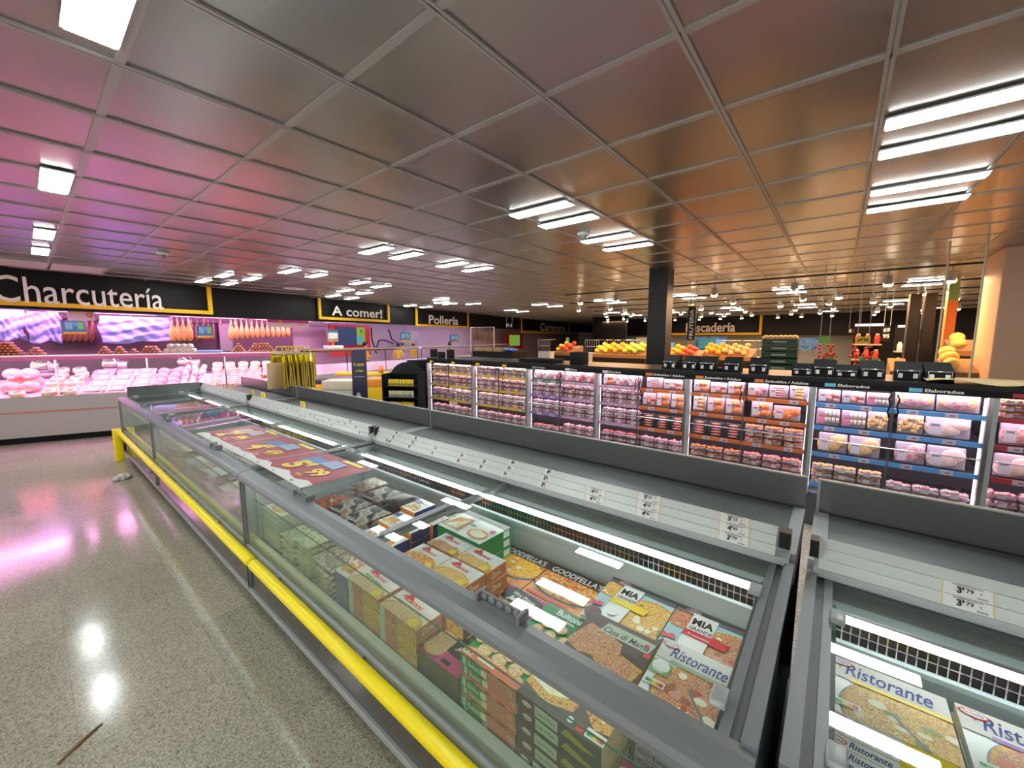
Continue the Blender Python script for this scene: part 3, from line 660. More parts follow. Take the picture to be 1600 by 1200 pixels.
def p_jamon(w, d, h, front):
    mb = box_mb(w, d, h, C_mg, C_br); t = TOP(mb, w, d)
    if front:
        t.circ(.2, .5, w * .3, F_crust); t.circ(.2, .5, w * .27, F_mini); t.poly([(.42, .4), (1, .4), (1, 1), (.42, 1)], C_bk); t.text('Baguettina Pizza', .45, .78, d * .08, C_wh, .01, w=w * .5); t.text('Jamón', .52, .55, d * .16, C_wh, .05, .2, w=w * .42)
        t.rect(.42, 0, 1, .38, C_pk); t.rect(.5, .08, .7, .2, C_bk)
    else:
        for x, y in ((.12, .35), (.32, .2), (.1, .1), (.55, .38), (.3, .5), (.2, .68)): t.circ(x, y, w * .16, F_crust); t.circ(x, y, w * .14, F_mini)
        t.rect(.6, 0, 1, .3, C_pk); t.poly([(.1, .6), (.9, .45), (1, .6), (.95, .9), (.2, 1), (.08, .85)], C_bk); t.text('Mini Pizzas', .28, .8, d * .1, C_wh, .02, w=w * .55, rot=-6); t.text('Jamón', .25, .6, d * .17, C_wh, .05, .2, w=w * .55, rot=-6)
    return mb
def p_casa(w, d, h, slices):
    mb = box_mb(w, d, h, C_br, C_br, right=C_tan); t = TOP(mb, w, d)
    if slices:
        t.poly([(-.05, .28), (.1, 1.0), (.45, 1), (.62, .42), (.6, .25), (.3, .12)], F_crust); t.poly([(.0, .4), (.12, 1.0), (.43, 1), (.56, .45), (.3, .28)], F_bread)
        t.poly([(.5, 1), (.9, 1), (1.05, .5), (1, .25), (.85, .2), (.66, .45)], F_crust); t.poly([(.54, 1), (.86, 1), (.98, .6), (.9, .36), (.72, .55)], F_bread)
        t.circ(.62, .12, w * .035, C_wh); t.rect(.7, .03, .78, .15, C_rd); nutri(t, .8, .03, .2, .16)
    else:
        t.poly([(-.05, .2), (.1, .75), (.62, .62), (.7, .3), (.5, .2), (.2, .1)], F_ham); t.poly([(.3, .2), (.68, .42), (1, .34), (.95, .05), (.6, 0)], F_crust); t.poly([(.36, .2), (.68, .38), (.93, .3), (.9, .1), (.62, .04)], F_ham)
        t.poly([(.25, .66), (.95, .66), (1.0, .9), (.3, .9)], C_sage); t.text('Casa di Mama', .3, .7, d * .12, C_bk, .01, .25, w=w * .64)
        t.rect(0, 0, 1, .015, C_wh); t.circ(.96, .62, w * .05, C_rd); t.circ(.9, .8, w * .03, C_rd)
    f_ = FRONT(mb, w, h)
    if slices: oval(f_, .13, .5, w * .07); f_.poly([(.24, .1), (.52, .05), (.52, .8), (.24, .9)], C_sage); f_.text('Casa di Mama', .26, .32, h * .3, C_bk, 0, .2, w=w * .23); f_.poly([(.56, .3), (.62, .8), (.95, .3), (.8, .15)], mat('print_olive', (.35, .3, .05), .5))
    else: f_.rect(0, 0, .45, 1, C_cream); f_.rect(.45, 0, 1, 1, mat('print_wine', (.25, .02, .02), .4)); oval(f_, .14, .6, w * .1); f_.rect(.25, .3, .4, .8, C_yl); f_.circ(.5, .5, w * .05, C_lg); f_.circ(.86, .5, w * .05, C_rd); f_.rect(0, .85, 1, 1, C_wh)
    return mb
def p_zann(w, d, h, f, band=None):
    mb = box_mb(w, d, h, C_cream, C_side, front=C_side, right=mat('print_rust', (.55, .2, .08), .45)); t = TOP(mb, w, d)
    t.rect(0, .55, 1, 1, C_wh); t.circ(.5, .12, w * .5, F_crust, 28, ry=d * .42); t.circ(.5, .12, w * .46, f, 28, ry=d * .38, wob=.03)
    t.poly([(.12, .72), (.3, 1), (.42, .74)], C_rd); t.text('Zanni', .2, .66, d * .2, C_rd, .02, .2, w=w * .5, rot=-4)
    if band: t.poly([(.15, .5), (.7, .42), (.7, .5), (.15, .58)], band)
    t.circ(.82, .15, w * .09, C_yl)
    f_ = FRONT(mb, w, h); f_.rect(0, 0, .16, 1, C_sage); f_.text('Zanni', .2, .2, h * .6, C_coral, .02, .2, w=w * .35); f_.circ(.42, .5, w * .04, C_gd, ry=h * .3); f_.rect(.5, 0, 1, 1, F_crust)
    r_ = RIGHT(mb, w, d, h); r_.text('Zanni', .2, .25, h * .5, C_cream, .01, .2, w=d * .5); r_.rect(0, .9, 1, 1, C_or); return mb
def p_bigbuit(w, d, h):
    mb = box_mb(w, d, h, C_wh, C_grn, right=C_grn); t = TOP(mb, w, d)
    t.rect(0, .8, 1, 1, mat('print_ash', (.16, .16, .15), .4)); t.text('Buitoni', .38, .83, d * .1, C_bk, .03, w=w * .5); t.text('pizza e salsa', .3, .72, d * .05, C_gd, .01)
    t.poly([(0, .1), (.42, .1), (.4, .72), (.1, .6)], F_crust); t.poly([(.05, .15), (.36, .15), (.34, .62)], F_bread); t.circ(.75, .28, w * .2, F_crust, 24, ry=d * .2); t.circ(.75, .28, w * .15, F_bread, 24, ry=d * .14)
    t.circ(.5, .5, w * .07, C_grn, 20, ry=d * .045); t.circ(.9, .55, w * .05, C_rd); RIGHT(mb, w, d, h).rect(.75, .2, .95, .9, C_wh); return mb
def p_blue(w, d, h):
    mb = box_mb(w, d, h, C_wh, C_db, front=mat('print_slateblue', (.1, .14, .25), .5)); t = TOP(mb, w, d); t.circ(.3, .4, w * .3, F_cheese); t.poly([(.5, .2), (.9, .2), (.6, .9)], C_or); t.text('PIZZA', .2, .75, d * .12, C_rd, .03, w=w * .6); return mb
def p_nug(w, d, h):
    mb = box_mb(w, d, h, C_wh, C_or, right=C_db); t = TOP(mb, w, d)
    for x, y in ((.2, .2), (.45, .25), (.7, .2), (.32, .42), (.6, .45)): t.circ(x, y, w * .13, F_crust, 12); t.circ(x, y, w * .1, F_gold, 12)
    t.rect(0, .62, .4, .85, C_db); t.text('Nuggets', .45, .66, d * .14, mat('print_teal', (.02, .35, .3), .4), .02, w=w * .5); return mb
def p_bags(w, d, h, c1, c2, word):
    """soft pouch: pillow with crimped ends"""
    mb = MB(); N = 8; vs = []; fs = []
    for sgn in (1, -1):
        o = len(vs)
        for a in range(N + 1):
            for c in range(N + 1):
                u, v = a / N, c / N; e = (math.sin(math.pi * u) ** .45) * (math.sin(math.pi * v) ** .4)
                vs.append((w * (u + .02 * math.sin(9 * v)), d * v, -h / 2 + sgn * h / 2 * e * (1 + .15 * math.sin(11 * u + 7 * v)) ))
        for a in range(N):
            for c in range(N):
                k = o + a * (N + 1) + c; q = (k, k + N + 1, k + N + 2, k + 1); fs.append(q if sgn > 0 else q[::-1])
    nf = N * N
    mb.add(vs, fs[:nf], c1, True); mb.add(vs, fs[nf:], c2, True)
    return mb
def stack(name, mb, x, y, ztop, n, th, label, group, jit=0.004, rz=0.0, cat='box'):
    """n boxes one on another, the top one at ztop"""
    base = mb.build(name)
    for k in range(n):
        o = base if k == 0 else base.copy()
        if k: COL.objects.link(o)
        jx, jy = (R.uniform(-jit, jit), R.uniform(-jit, jit)) if k else (0, 0)
        o.location = (x + jx, y + jy, ztop - k * th); o.rotation_euler = (0, 0, rz + (R.uniform(-.01, .01) if k and jit > .002 else 0))
        pos = 'topmost' if k == 0 else ORD[k] + ' from top'
        tag(o, lab(label + ', ' + pos), cat, group)
ZB = 0.342
def nst(z, th): return max(1, int((z - ZB) / th))
h = .042
# module C, second and third rows seen through the lids
S = stack; GP = 'pizza boxes in the near freezer'
def full(name, fn, x, y, z, th, label, group=GP, cat='pizza box', rz=0.0, jit=.004, vis=99):
    n = min(nst(z, th), vis); S(name, fn, x, y, z, n, th, label, group, jit, rz, cat)
full('pizza_box', p_ristorante(.27, .29, .036, mat('print_sagegreen', (.3, .42, .28), .4), F_ham, True), -.455, 1.245, .745, .037, 'white gluten free pizza box in the near freezer by the right end')
full('pizza_box', p_casa(.29, .27, h, False), -.755, 1.225, .745, .043, 'brown pizza box with grey-green name band left of gluten free box')
full('pizza_box', p_mia(.315, .35, h, C_yl, F_cheese), -.80, 1.455, .735, .043, 'light blue cheese pizza box with yellow band')
full('pizza_box', p_mia(.315, .35, h, C_rd, F_ham), -.48, 1.455, .735, .043, 'light blue ham pizza box with red band')
full('pizza_box', p_good(.335, .30, h, F_gold, '', C_yl), -1.475, 1.46, .70, .043, 'orange and black pizza box with golden pizza')
full('pizza_box', p_good(.335, .30, h, F_pep, '', C_rd), -1.135, 1.46, .70, .043, 'orange and black pizza box with pepperoni pizza')
full('pizza_box', p_picc(.235, .26, h, False), -.965, 1.195, .715, .043, 'green box of mini pizzas beside the lid handle')
full('pizza_box', p_jamon(.24, .25, h, False), -1.205, 1.20, .71, .043, 'dark pink box of mini ham pizzas beside the lid handle')
for i, (x, y, f, b_, wd) in enumerate([(-1.425, 1.135, F_cheese, None, 'front right'), (-1.42, 1.282, F_cheese, C_wh, 'back right'), (-1.65, 1.13, F_pep, None, 'front left'), (-1.645, 1.285, F_ham, C_wh, 'back left')]):
    full('pizza_box', p_zann(.222, .138, .062, f, b_), x, y, .85, .063, f'small cream and rust pizza box, {wd} of the four near rail')
full('pizza_box', p_bigbuit(.35, .25, .055), -1.74, 1.44, .865, .056, 'white and green pizza box with dark top band against the back wall', rz=-.03)
full('pizza_box', p_blue(.12, .14, .06), -1.90, 1.13, .83, .062, 'white pizza box with blue triangle left of the small cream boxes')
full('snack_box', p_nug(.16, .13, .055), -1.95, 1.29, .85, .056, 'white snack box with blue side under centre bar, front one', cat='food box')
full('snack_box', p_nug(.16, .13, .055), -1.93, 1.43, .85, .056, 'white snack box with blue side under centre bar, rear one', cat='food box')
full('snack_box', p_nug(.15, .17, .05), -2.12, 1.12, .80, .052, 'snack box with battered pieces left of centre bar, front one', cat='food box')
full('snack_box', p_nug(.15, .17, .05), -2.14, 1.30, .82, .052, 'snack box with battered pieces left of centre bar, middle one', cat='food box')
full('snack_box', p_nug(.15, .17, .05), -2.16, 1.48, .84, .052, 'snack box with battered pieces left of centre bar, rear one', cat='food box')
# front row behind the front pane
FY = .975
full('pizza_box', p_casa(.32, .21, .05, True), -.775, FY, .735, .052, 'dark brown pizza box with two pale slices behind the front pane')
full('pizza_box', p_picc(.28, .21, h, True), -1.06, FY, .725, .043, 'green and coral box of mini pizzas behind the front pane')
full('pizza_box', p_jamon(.25, .17, .075, True), -1.325, FY, .60, .077, 'dark grey and pink baguette pizza box behind the front pane')
full('pizza_box', p_zann(.285, .15, .058, F_mini, C_sage), -1.625, FY, .675, .06, 'cream pizza box with coral side behind the front pane, right stack')
full('pizza_box', p_zann(.285, .15, .058, F_mini, C_lg), -1.92, FY, .69, .06, 'cream pizza box with green band behind the front pane, left stack')
mb = MB().box(0, .07, 0, .14, -.4, 0, mat('print_slateblue', (.1, .14, .25), .5), mtop=C_cream); full('pizza_box', p_blue(.13, .15, .33), -2.06, FY, .68, .34, 'tall slate blue pizza carton standing behind the front pane', vis=1)
full('pizza_box', p_jamon(.16, .13, h, True), -.44, FY, .60, .043, 'partly hidden dark box behind the front pane by the right end')
tag(MB().lathe([(.001, -.2), (.11, -.2), (.115, -.19), (.115, -.01), (.11, 0), (.001, 0)], mat('tub_cream', (.6, .5, .35), .4), 24).build('round_tub', None, (-.24, 1.09, .60)), 'round cream carton tub behind the front pane at the right end', 'tub')
P_bagw = mat('bag_white', (.62, .62, .6), .35, spec=.6); P_bagb = mat('bag_black', (.03, .025, .03), .28, spec=.7); P_bagg = food('bag_greens', [(.2, .35, .1), (.55, .55, .25), (.75, .72, .6), (.35, .4, .2)], 22); P_bago = food('bag_browns', [(.5, .25, .08), (.65, .6, .55), (.25, .12, .06), (.75, .7, .65)], 20)
P_bagbw = food('bag_black_white', [(.02, .02, .02), (.03, .03, .03), (.55, .55, .55), (.3, .2, .1), (.5, .5, .5)], 9); P_bagr = food('bag_reds', [(.5, .03, .02), (.65, .2, .05), (.1, .03, .03), (.75, .6, .3)], 16)
def bags(x, y, z, c1, label, w=.2, d=.22, th=.038, rz=0.0, n=None):
    nn = n or min(10, nst(z, th)); stack('frozen_food_bag', p_bags(w, d, th * 1.3, c1, c1, ''), x, y, z, nn, th, label, 'frozen food bags in the near freezer', 0.008, rz, 'bag')
bags(-2.62, 1.22, .82, P_bagbw, 'black and white frozen food bag below poster corner, front left pile', rz=.05)
bags(-2.37, 1.20, .84, P_bagbw, 'black and white frozen food bag below poster corner, front right pile')
bags(-2.6, 1.45, .84, P_bagbw, 'black and white frozen food bag below poster corner, rear left pile')
bags(-2.36, 1.45, .86, P_bagb, 'plain black frozen food bag, rear right pile')
bags(-2.85, 1.2, .80, P_bagr, 'red and brown frozen food bag beside the end of the poster')
bags(-2.85, 1.5, .84, P_bago, 'orange and brown frozen food bag near the back wall')
bags(-2.1, 1.62, .78, P_bagb, 'plain black frozen food bag near the back wall', w=.3, d=.16)
bags(-1.9, 1.6, .80, P_bagg, 'green frozen food bag behind the white snack boxes', w=.14, d=.16)
mb = box_mb(.28, .17, .045, C_cream, C_sage); d = TOP(mb, .28, .17); d.circ(.5, .5, .1, F_crust, 20, ry=.06); d.circ(.5, .5, .09, F_mini, 20, ry=.05)
full('food_box', mb, -3.13, .985, .74, .047, 'pale topped grey-green food box at far left of the pane', cat='food box')
bags(-2.83, .98, .66, P_bagg, 'green vegetable bag behind the front pane, left pile')
bags(-2.6, .98, .70, P_bagg, 'green and yellow vegetable bag behind the front pane, middle pile')
bags(-2.37, .98, .66, P_bago, 'brown frozen food bag behind the front pane, right pile', w=.26)
# module D (lower right)
for j, (x, wd, bnd, f) in enumerate([(.052, 'left', C_yl, F_cheese), (.36, 'right', C_lil, F_ham)]):
    full('pizza_box', p_ristorante(.29, .265, .036, bnd, f), x, 1.47, .82, .037, f'white pizza box with {"yellow" if j == 0 else "purple"} band in the lower right freezer', 'white pizza boxes in the lower right freezer')
full('pizza_box', p_ristorante(.29, .255, .036, C_rd, F_pep), .68, 1.47, .80, .037, 'white pizza box with red band in lower right freezer', 'white pizza boxes in the lower right freezer')
# module B contents
for j, (x, c) in enumerate([(-3.5, P_bagg), (-3.85, P_bago), (-4.2, P_bagg), (-4.6, P_bagw), (-5.0, P_bago), (-5.4, P_bagw), (-5.8, P_bagg), (-6.15, P_bago)]):
    stack('frozen_food_bag', p_bags(.3, .25, .06, c, c, ''), x, .98, .72 - .03 * (j % 3), 5, .06, f'frozen food bag in the poster freezer, {ORD[j]} pile from the right', 'bags in the poster freezer', .01, 0, 'bag')
    stack('frozen_food_bag', p_bags(.3, .3, .06, c, c, ''), x, 1.28, .80 - .04 * (j % 2), 3, .06, f'frozen food bag behind the front piles, {ORD[j]} pile from the right', 'bags in the poster freezer', .01, 0, 'bag')
for j, x in enumerate([-6.8, -7.3, -7.8, -8.3]):
    stack('frozen_food_bag', p_bags(.35, .3, .06, P_bagw, P_bagw, ''), x, 1.05, .6, 3, .06, f'white frozen food bag in the end freezer, {ORD[j]} pile from the right', 'bags in the end freezer', .01, 0, 'bag')

# poster lying on the lids -----------------------------------------
C_wine = mat('poster_wine', (.36, .025, .055), .4)
PX0, PX1, PY0, PY1 = -4.83, -2.50, 1.0, 1.5
C_wine2 = C_wine
mb = MB(); w, d = PX1 - PX0, PY1 - PY0; zc = lambda u, v: 1.012 + .028 * math.exp(-((u - .72) / .35) ** 2) * (1 - v) + .004 * math.sin(7 * u)
NU = 40; vs = []; fs = []
for a in range(NU + 1):
    for c in range(5): u, v = a / NU, c / 4; vs.append((w * u, d * v, zc(u, v)))
for a in range(NU):
    for c in range(4): k = a * 5 + c; fs.append((k, k + 5, k + 6, k + 1))
mb.add(vs, fs, C_wine, True); nv = len(vs); mb.add([(x, y, z - .002) for x, y, z in vs], [f[::-1] for f in fs], M_paper, True)
poster = mb
def pp(u, v, k=1): return Vector((w * u, d * v, zc(u, v) + .0012 * k))
def ppoly(pts, m, k=1):
    # subdivide strips along u so that the print follows the sag
    poster.add([pp(u, v, k) for u, v in pts], [tuple(range(len(pts)))], m)
def ptext(s, u0, v0, hgt, m, bold=.03, wid=None, k=2):
    vs_, fs_, dim = text_geo(s, bold, 0); ky = hgt / dim[1]; kx = ky if wid is None else wid / dim[0]
    poster.add([pp(u0 + x * kx / w, v0 + y * ky / d, k) for x, y in vs_], fs_, m)
for a in range(24):   # white ragged lower edge
    u0, u1 = a / 24, (a + 1) / 24; hh = lambda u: .10 + .06 * abs(math.sin(u * 21)) + .03 * math.sin(u * 47)
    ppoly([(u0, 0), (u1, 0), (u1, hh(u1)), (u0, hh(u0))], M_paper)
    if a % 3 == 1: ptext('xyz', u0, .02, .018, M_ink, .02)
for u in (.335, .665): ppoly([(u, .12), (u + .004, .12), (u + .004, 1), (u, 1)], M_paper, 2)
for (u, s_) in ((.06, "2'99"), (.39, "4'49"), (.72, "5'99")):
    ptext(s_[:2], u + .03, .2, .2, C_yl, .05, .2, 3); ptext(s_[2:], u + .155, .27, .13, C_yl, .04, .17, 3); ptext('€/ud', u + .15, .17, .035, C_yl, .02, None, 3)
    ppoly([(u + .0, .52), (u + .11, .50), (u + .13, .78), (u + .02, .80)], mat('poster_blue', (.08, .2, .5), .4) if u > .1 else mat('poster_beige', (.5, .4, .35), .4), 2)
    ppoly([(u + .1, .62), (u + .2, .60), (u + .19, .85), (u + .11, .86)], mat('poster_sky', (.25, .4, .6), .4) if u > .1 else mat('poster_beige2', (.42, .38, .38), .4), 3)
    ppoly([(u + .13, .90), (u + .24, .90), (u + .24, .98), (u + .13, .98)], C_yl, 2)
tag(poster.build('promotion_poster', None, (PX0, PY0, 0)), 'long dark red price poster lying across the freezer lids', 'poster')
# ------------------------------------------------------------------ service counters on the left
M_cbase = mat('counter_base_beige', (0.42, 0.40, 0.38), 0.35)
M_ctrim = mat('counter_pink_trim', (0.55, 0.18, 0.17), 0.4)
G_case = glass('case_glass', (0.97, 0.95, 0.97), haze=0.02, haze_col=(.8, .6, .75), refl=1.4)
M_pinkl = emis('pink_tube', (1.0, 0.34, 0.78), 52.0)
M_shelfw = mat('case_deck', (0.75, 0.66, 0.7), 0.3)
def counter(name, label, p, q, deck, ledge_z, base_m, trim_m, light_m, cat='service counter', joints=3, zb=0.86, lip_m=None):
    """display counter from floor point p to q; local x runs along it, local -y faces the aisle"""
    L = math.hypot(q[0] - p[0], q[1] - p[1]); a = math.atan2(q[1] - p[1], q[0] - p[0])
    t = thing(name, label, cat, (p[0], p[1], 0), a, 'delicatessen counters')
    MB().box(0, L, 0.06, 0.9, 0, 0.12, M_blackm).build('plinth', t)
    mb = MB(); mb.box(0, L, 0, 0.95, 0.12, zb, base_m); mb.build('front_base', t)
    MB().box(0, L, -0.012, 0.0, zb - .29, zb - .265, trim_m).build('trim_strip', t)
    mb = MB(); mb.prism([(0.01, zb), (0.03, zb), (0.9, deck), (0.9, zb)], 0, L, M_shelfw); mb.build('display_deck', t)
    mb = MB(); mb.box(0, L, 0.0, 0.012, zb, ledge_z - 0.06, G_case); mb.build('front_pane', t)
    mb = MB(); mb.box(-0.01, L + 0.01, -0.03, 0.55, ledge_z - 0.025, ledge_z, mat('ledge_glass', (.72, .62, .68), .15, spec=.8)); mb.box(-.01, L + .01, -.035, -.02, ledge_z - .012, ledge_z + .004, M_chrome); mb.build('top_ledge', t)
    MB().box(0, L, -.03, -.02, ledge_z - .085, ledge_z - .026, lip_m or M_chrome).build('pink_lip', t)
    mb = MB(); mb.box(0.02, L - 0.02, 0.03, 0.07, ledge_z - 0.055, ledge_z - 0.035, light_m); mb.build('tube_light', t)
    for k in range(joints + 1):
        xx = L * k / joints; MB().box(max(xx - 0.012, 0), min(xx + 0.012, L), -0.01, 0.03, zb, ledge_z - .03, M_chrome).build('glass_post', t)
    MB().box(0, L, 0.93, 0.95, zb, zb + .25, mat('case_back_dark', (.05, .035, .05), .4)).build('back_panel', t)
    return t, L, a
D0 = (-11.72, -0.85); D1 = (-9.85, 3.95)
deli, DL, DA = counter('deli_counter', 'long beige delicatessen counter glowing pink under the Charcutería sign', D0, D1, 1.12, 1.62, M_cbase, M_ctrim, M_pinkl, joints=4, lip_m=mat('lip_pink', (.75, .12, .38), .35))
dd = Vector((math.cos(DA), math.sin(DA), 0)); dn = Vector((-dd.y, dd.x, 0))
def DP(s, t, z): return Vector((D0[0], D0[1], 0)) + dd * s + dn * t + Vector((0, 0, z))
def deck_z(t): return 0.86 + (1.12 - 0.86) * (t - .03) / .87
rd = random.Random(11)
# goods moulds --------------------------------------------------
M_hamp = food('cooked_ham_pink', [(.85, .42, .36), (.9, .55, .48), (.75, .3, .28)], 14, .35)
M_chee = food('cheese_cream', [(.9, .72, .42), (.92, .8, .55), (.85, .6, .3)], 9, .45)
M_chor = food('red_sausage', [(.65, .16, .08), (.78, .3, .16), (.45, .07, .04)], 30, .35)
M_dham = food('cured_ham', [(.75, .32, .08), (.88, .5, .15), (.5, .16, .05)], 9, .3)
M_drk = food('dark_cured', [(.12, .05, .03), (.25, .1, .05), (.06, .03, .02)], 14, .4)
M_sals = food('salami_slice', [(.72, .22, .2), (.85, .6, .55), (.6, .15, .14)], 40, .35)
M_foam = mat('white_tray', (.78, .74, .76), .3)
M_string = mat('white_string', (.8, .7, .65), .7)
def g_ham(r=.13):
    t = thing('cooked_ham', 'x', 'ham'); MB().blob((0, 0, r * .75), (r, r * .8, r * .78), M_hamp, 3).build('meat', t); MB().bevbox(-.04, .04, -r * .83, -r * .7, .05, .09, M_foam, .004).build('product_label', t); return Proto(t)
def g_wheel():
    t = thing('round_cheese', 'x', 'cheese'); MB().lathe([(.001, 0), (.09, 0), (.1, .015), (.1, .07), (.09, .085), (.001, .085)], M_chee, 24).build('rind', t)
    MB().lathe([(.001, .0855), (.05, .0855), (.05, .087), (.001, .087)], M_chor, 16).build('product_label', t); return Proto(t)
def g_wedge():
    t = thing('cheese_wedge', 'x', 'cheese'); mb = MB(); mb.add([(0, 0, 0), (.14, -.04, 0), (.14, .05, 0), (0, 0, .07), (.14, -.04, .07), (.14, .05, .07)], [(0, 2, 1), (3, 4, 5), (0, 1, 4, 3), (1, 2, 5, 4), (2, 0, 3, 5)], M_chee); mb.build('cut_cheese', t)
    MB().box(.03, .1, -.045, -.04, .0, .05, M_foam).build('price_tag', t) ; return Proto(t)
def g_tray():
    t = thing('deli_tray', 'x', 'tray'); mb = MB(); mb.bevbox(-.11, .11, -.08, .08, 0, .035, M_foam, .01); mb.build('tray', t); MB().bevbox(-.085, .085, -.055, .055, .035, .055, M_hamp, .01).build('sliced_meat', t); MB().box(-.05, .05, -.04, .04, .056, .058, M_foam).build('product_label', t); return Proto(t)
def g_saus():
    t = thing('sausage', 'x', 'sausage'); pts = [(-.11 + .22 * i / 8, .0, .028 + .004 * math.sin(i)) for i in range(9)]
    MB().tube(pts, [.008, .022, .027, .028, .028, .028, .027, .022, .008], M_chor, 10).build('casing', t); MB().cyl((.11, 0, .03), (.13, 0, .03), .005, M_string, 6).build('string', t); return Proto(t)
def g_salami():
    t = thing('salami', 'x', 'salami'); MB().lathe([(.001, -.1), (.045, -.1), (.05, -.09), (.05, .09), (.045, .1), (.001, .1)], mat('salami_skin', (.85, .78, .75), .6), 14, (0, 0, .05), 'y').build('casing', t); MB().lathe([(.001, -.102), (.036, -.102), (.036, -.1005), (.001, -.1005)], M_sals, 14, (0, 0, .05), 'y').build('cut_face', t); return Proto(t)
def g_tag():
    t = thing('price_ticket', 'x', 'price tag'); mb = MB(); mb.box(-.06, .06, -.002, .002, .0, .05, mat('ticket_orange', (.85, .45, .02), .5)); mb.text("1'95", (-.03, -.003, .01), (1, 0, 0), (0, 0, 1), .03, M_ink, .02); mb.build('card', t); MB().box(-.12, -.06, -.002, .002, 0, .05, M_ctrim).build('name_card', t); return Proto(t)
gh, gw, gv, gt, gs, gl_, gtag = g_ham(), g_wheel(), g_wedge(), g_tray(), g_saus(), g_salami(), g_tag()
def rowlab(kind, k, where): return lab(f'{kind}, {ORD[k] if k < 20 else "far"} from left {where}')
def sx(px, t=.3, z=1.1):  # distance along the counter for a pixel column
    a = (DP(0, t, 0).x, DP(0, t, 0).y); b = (DP(DL, t, 0).x, DP(DL, t, 0).y); p = at_line(px, 590, a, b); return (p - Vector((a[0], a[1], p.z))).dot(dd)
def lay(proto, kind, where, px0, px1, rows, step, group, zoff=0, scale=1, rz=0, jit=.02, tilt=.28):
    k = 0
    for r_, (t, dz) in enumerate(rows):
        s0, s1 = sx(px0), sx(px1); n_ = max(1, int((s1 - s0) / step)); k = 0
        for i in range(n_):
            s_ = s0 + (s1 - s0) * (i + .5) / n_; p = DP(s_ + rd.uniform(-jit, jit), t, deck_z(t) + dz + zoff)
            proto.put(p, (tilt, 0, DA + rz + rd.uniform(-.1, .1)), rowlab(kind, k, f'in the {["front", "second", "third", "fourth", "fifth", "sixth", "back"][min(r_, 6)]} row {where}'), group, scale); k += 1
lay(gh, 'pink cooked ham', 'at the left end of counter', 2, 60, [(.28, .0), (.50, .02), (.40, .2)], .23, 'cooked hams in the counter', scale=1.05)
lay(gw, 'small pale cheese', 'below the left hams', 10, 62, [(.10, .0)], .24, 'small cheeses below the hams')
lay(gw, 'pale round cheese', 'beside the hams', 66, 128, [(.10, 0), (.30, 0), (.30, .09), (.52, .0), (.52, .09), (.70, .10), (.7, .19)], .205, 'round cheeses left of white trays')
lay(gt, 'white deli tray', 'in the counter middle', 132, 238, [(.12, 0), (.38, 0), (.62, .03), (.76, .10)], .30, 'white deli trays in the counter', scale=1.45, tilt=.5)
lay(gh, 'wrapped ham piece', 'right of white trays', 240, 282, [(.12, 0), (.34, 0), (.56, .03), (.74, .06)], .21, 'wrapped hams right of trays', scale=.8)
lay(gl_, 'pale skinned salami', 'near the counter centre', 282, 320, [(.10, 0), (.30, 0), (.50, .03), (.50, .13), (.7, .06), (.7, .16)], .115, 'salamis in the counter')
lay(gv, 'cheese wedge', 'at the right of counter', 322, 464, [(.08, 0), (.2, 0), (.32, 0), (.44, 0), (.56, 0.02), (.68, .04), (.78, .06)], .15, 'cheese wedges in the counter')
lay(gw, 'stacked cheese wheel', 'behind the cheese wedges', 326, 462, [(.76, .10), (.78, .19)], .23, 'cheese wheels behind the wedges')
k = 0
for px in (93, 155, 305, 420): s_ = sx(px, .03); gtag.put(DP(s_, .035, .875), (-.1, 0, DA), lab(f'orange price ticket at the foot of the counter glass, {ORD[k]} from left'), 'orange price tickets'); k += 1
# sausages piled on the top ledge
def pile(proto, px0, px1, kind, step=.13, base=5, scale=1.0, hgt=.05, group='sausages on the counter ledge', rz=math.pi / 2):
    s0, s1 = sx(px0, .2), sx(px1, .2); n_ = max(1, int((s1 - s0) / step)); c = 0
    for lv in range(base):
        for i in range(n_ - lv):
            s_ = s0 + (s1 - s0) * (i + .5 + lv / 2) / n_
            proto.put(DP(s_, .15, 1.622 + lv * hgt), (0, 0, DA + rz), lab(f'{kind}, {ORD[min(i, 19)]} from left in {ORD[lv]} layer'), group, scale); c += 1
pile(gs, -4, 46, 'red sausage piled on the ledge left end', .062, 5, 1.0, .048)
pile(gs, 50, 80, 'red sausage piled below blue sheet', .062, 4, 1.0, .048)
pile(gs, 160, 182, 'red sausage in small pile beside gap', .062, 3, 1.0, .048)
pile(gs, 184, 204, 'red sausage in first pointed pile', .062, 4, 1.0, .048)
pile(gs, 206, 224, 'red sausage in second pointed pile', .062, 4, 1.0, .048)
pile(gs, 226, 258, 'red sausage in third long pile', .062, 3, 1.0, .048)
pile(gl_, 262, 312, 'white skinned salami stacked on ledge', .105, 2, 1.0, .095, 'salamis on the counter ledge', 0)
pile(gs, 366, 388, 'red packed sausage on ledge under hams', .062, 4, 1.0, .048)
pile(gs, 392, 432, 'red packed sausage on ledge right end', .062, 4, 1.0, .048)
mb = MB(); mb.bevbox(-.22, .22, -.12, .12, 0, .05, mat('blue_sheet', (.28, .34, .75), .45, spec=.4), .02); tag(mb.build('folded_sheet', None, DP(sx(332, .2), .2, 1.622), DA), 'folded blue plastic sheet lying on the counter ledge', 'plastic sheet')
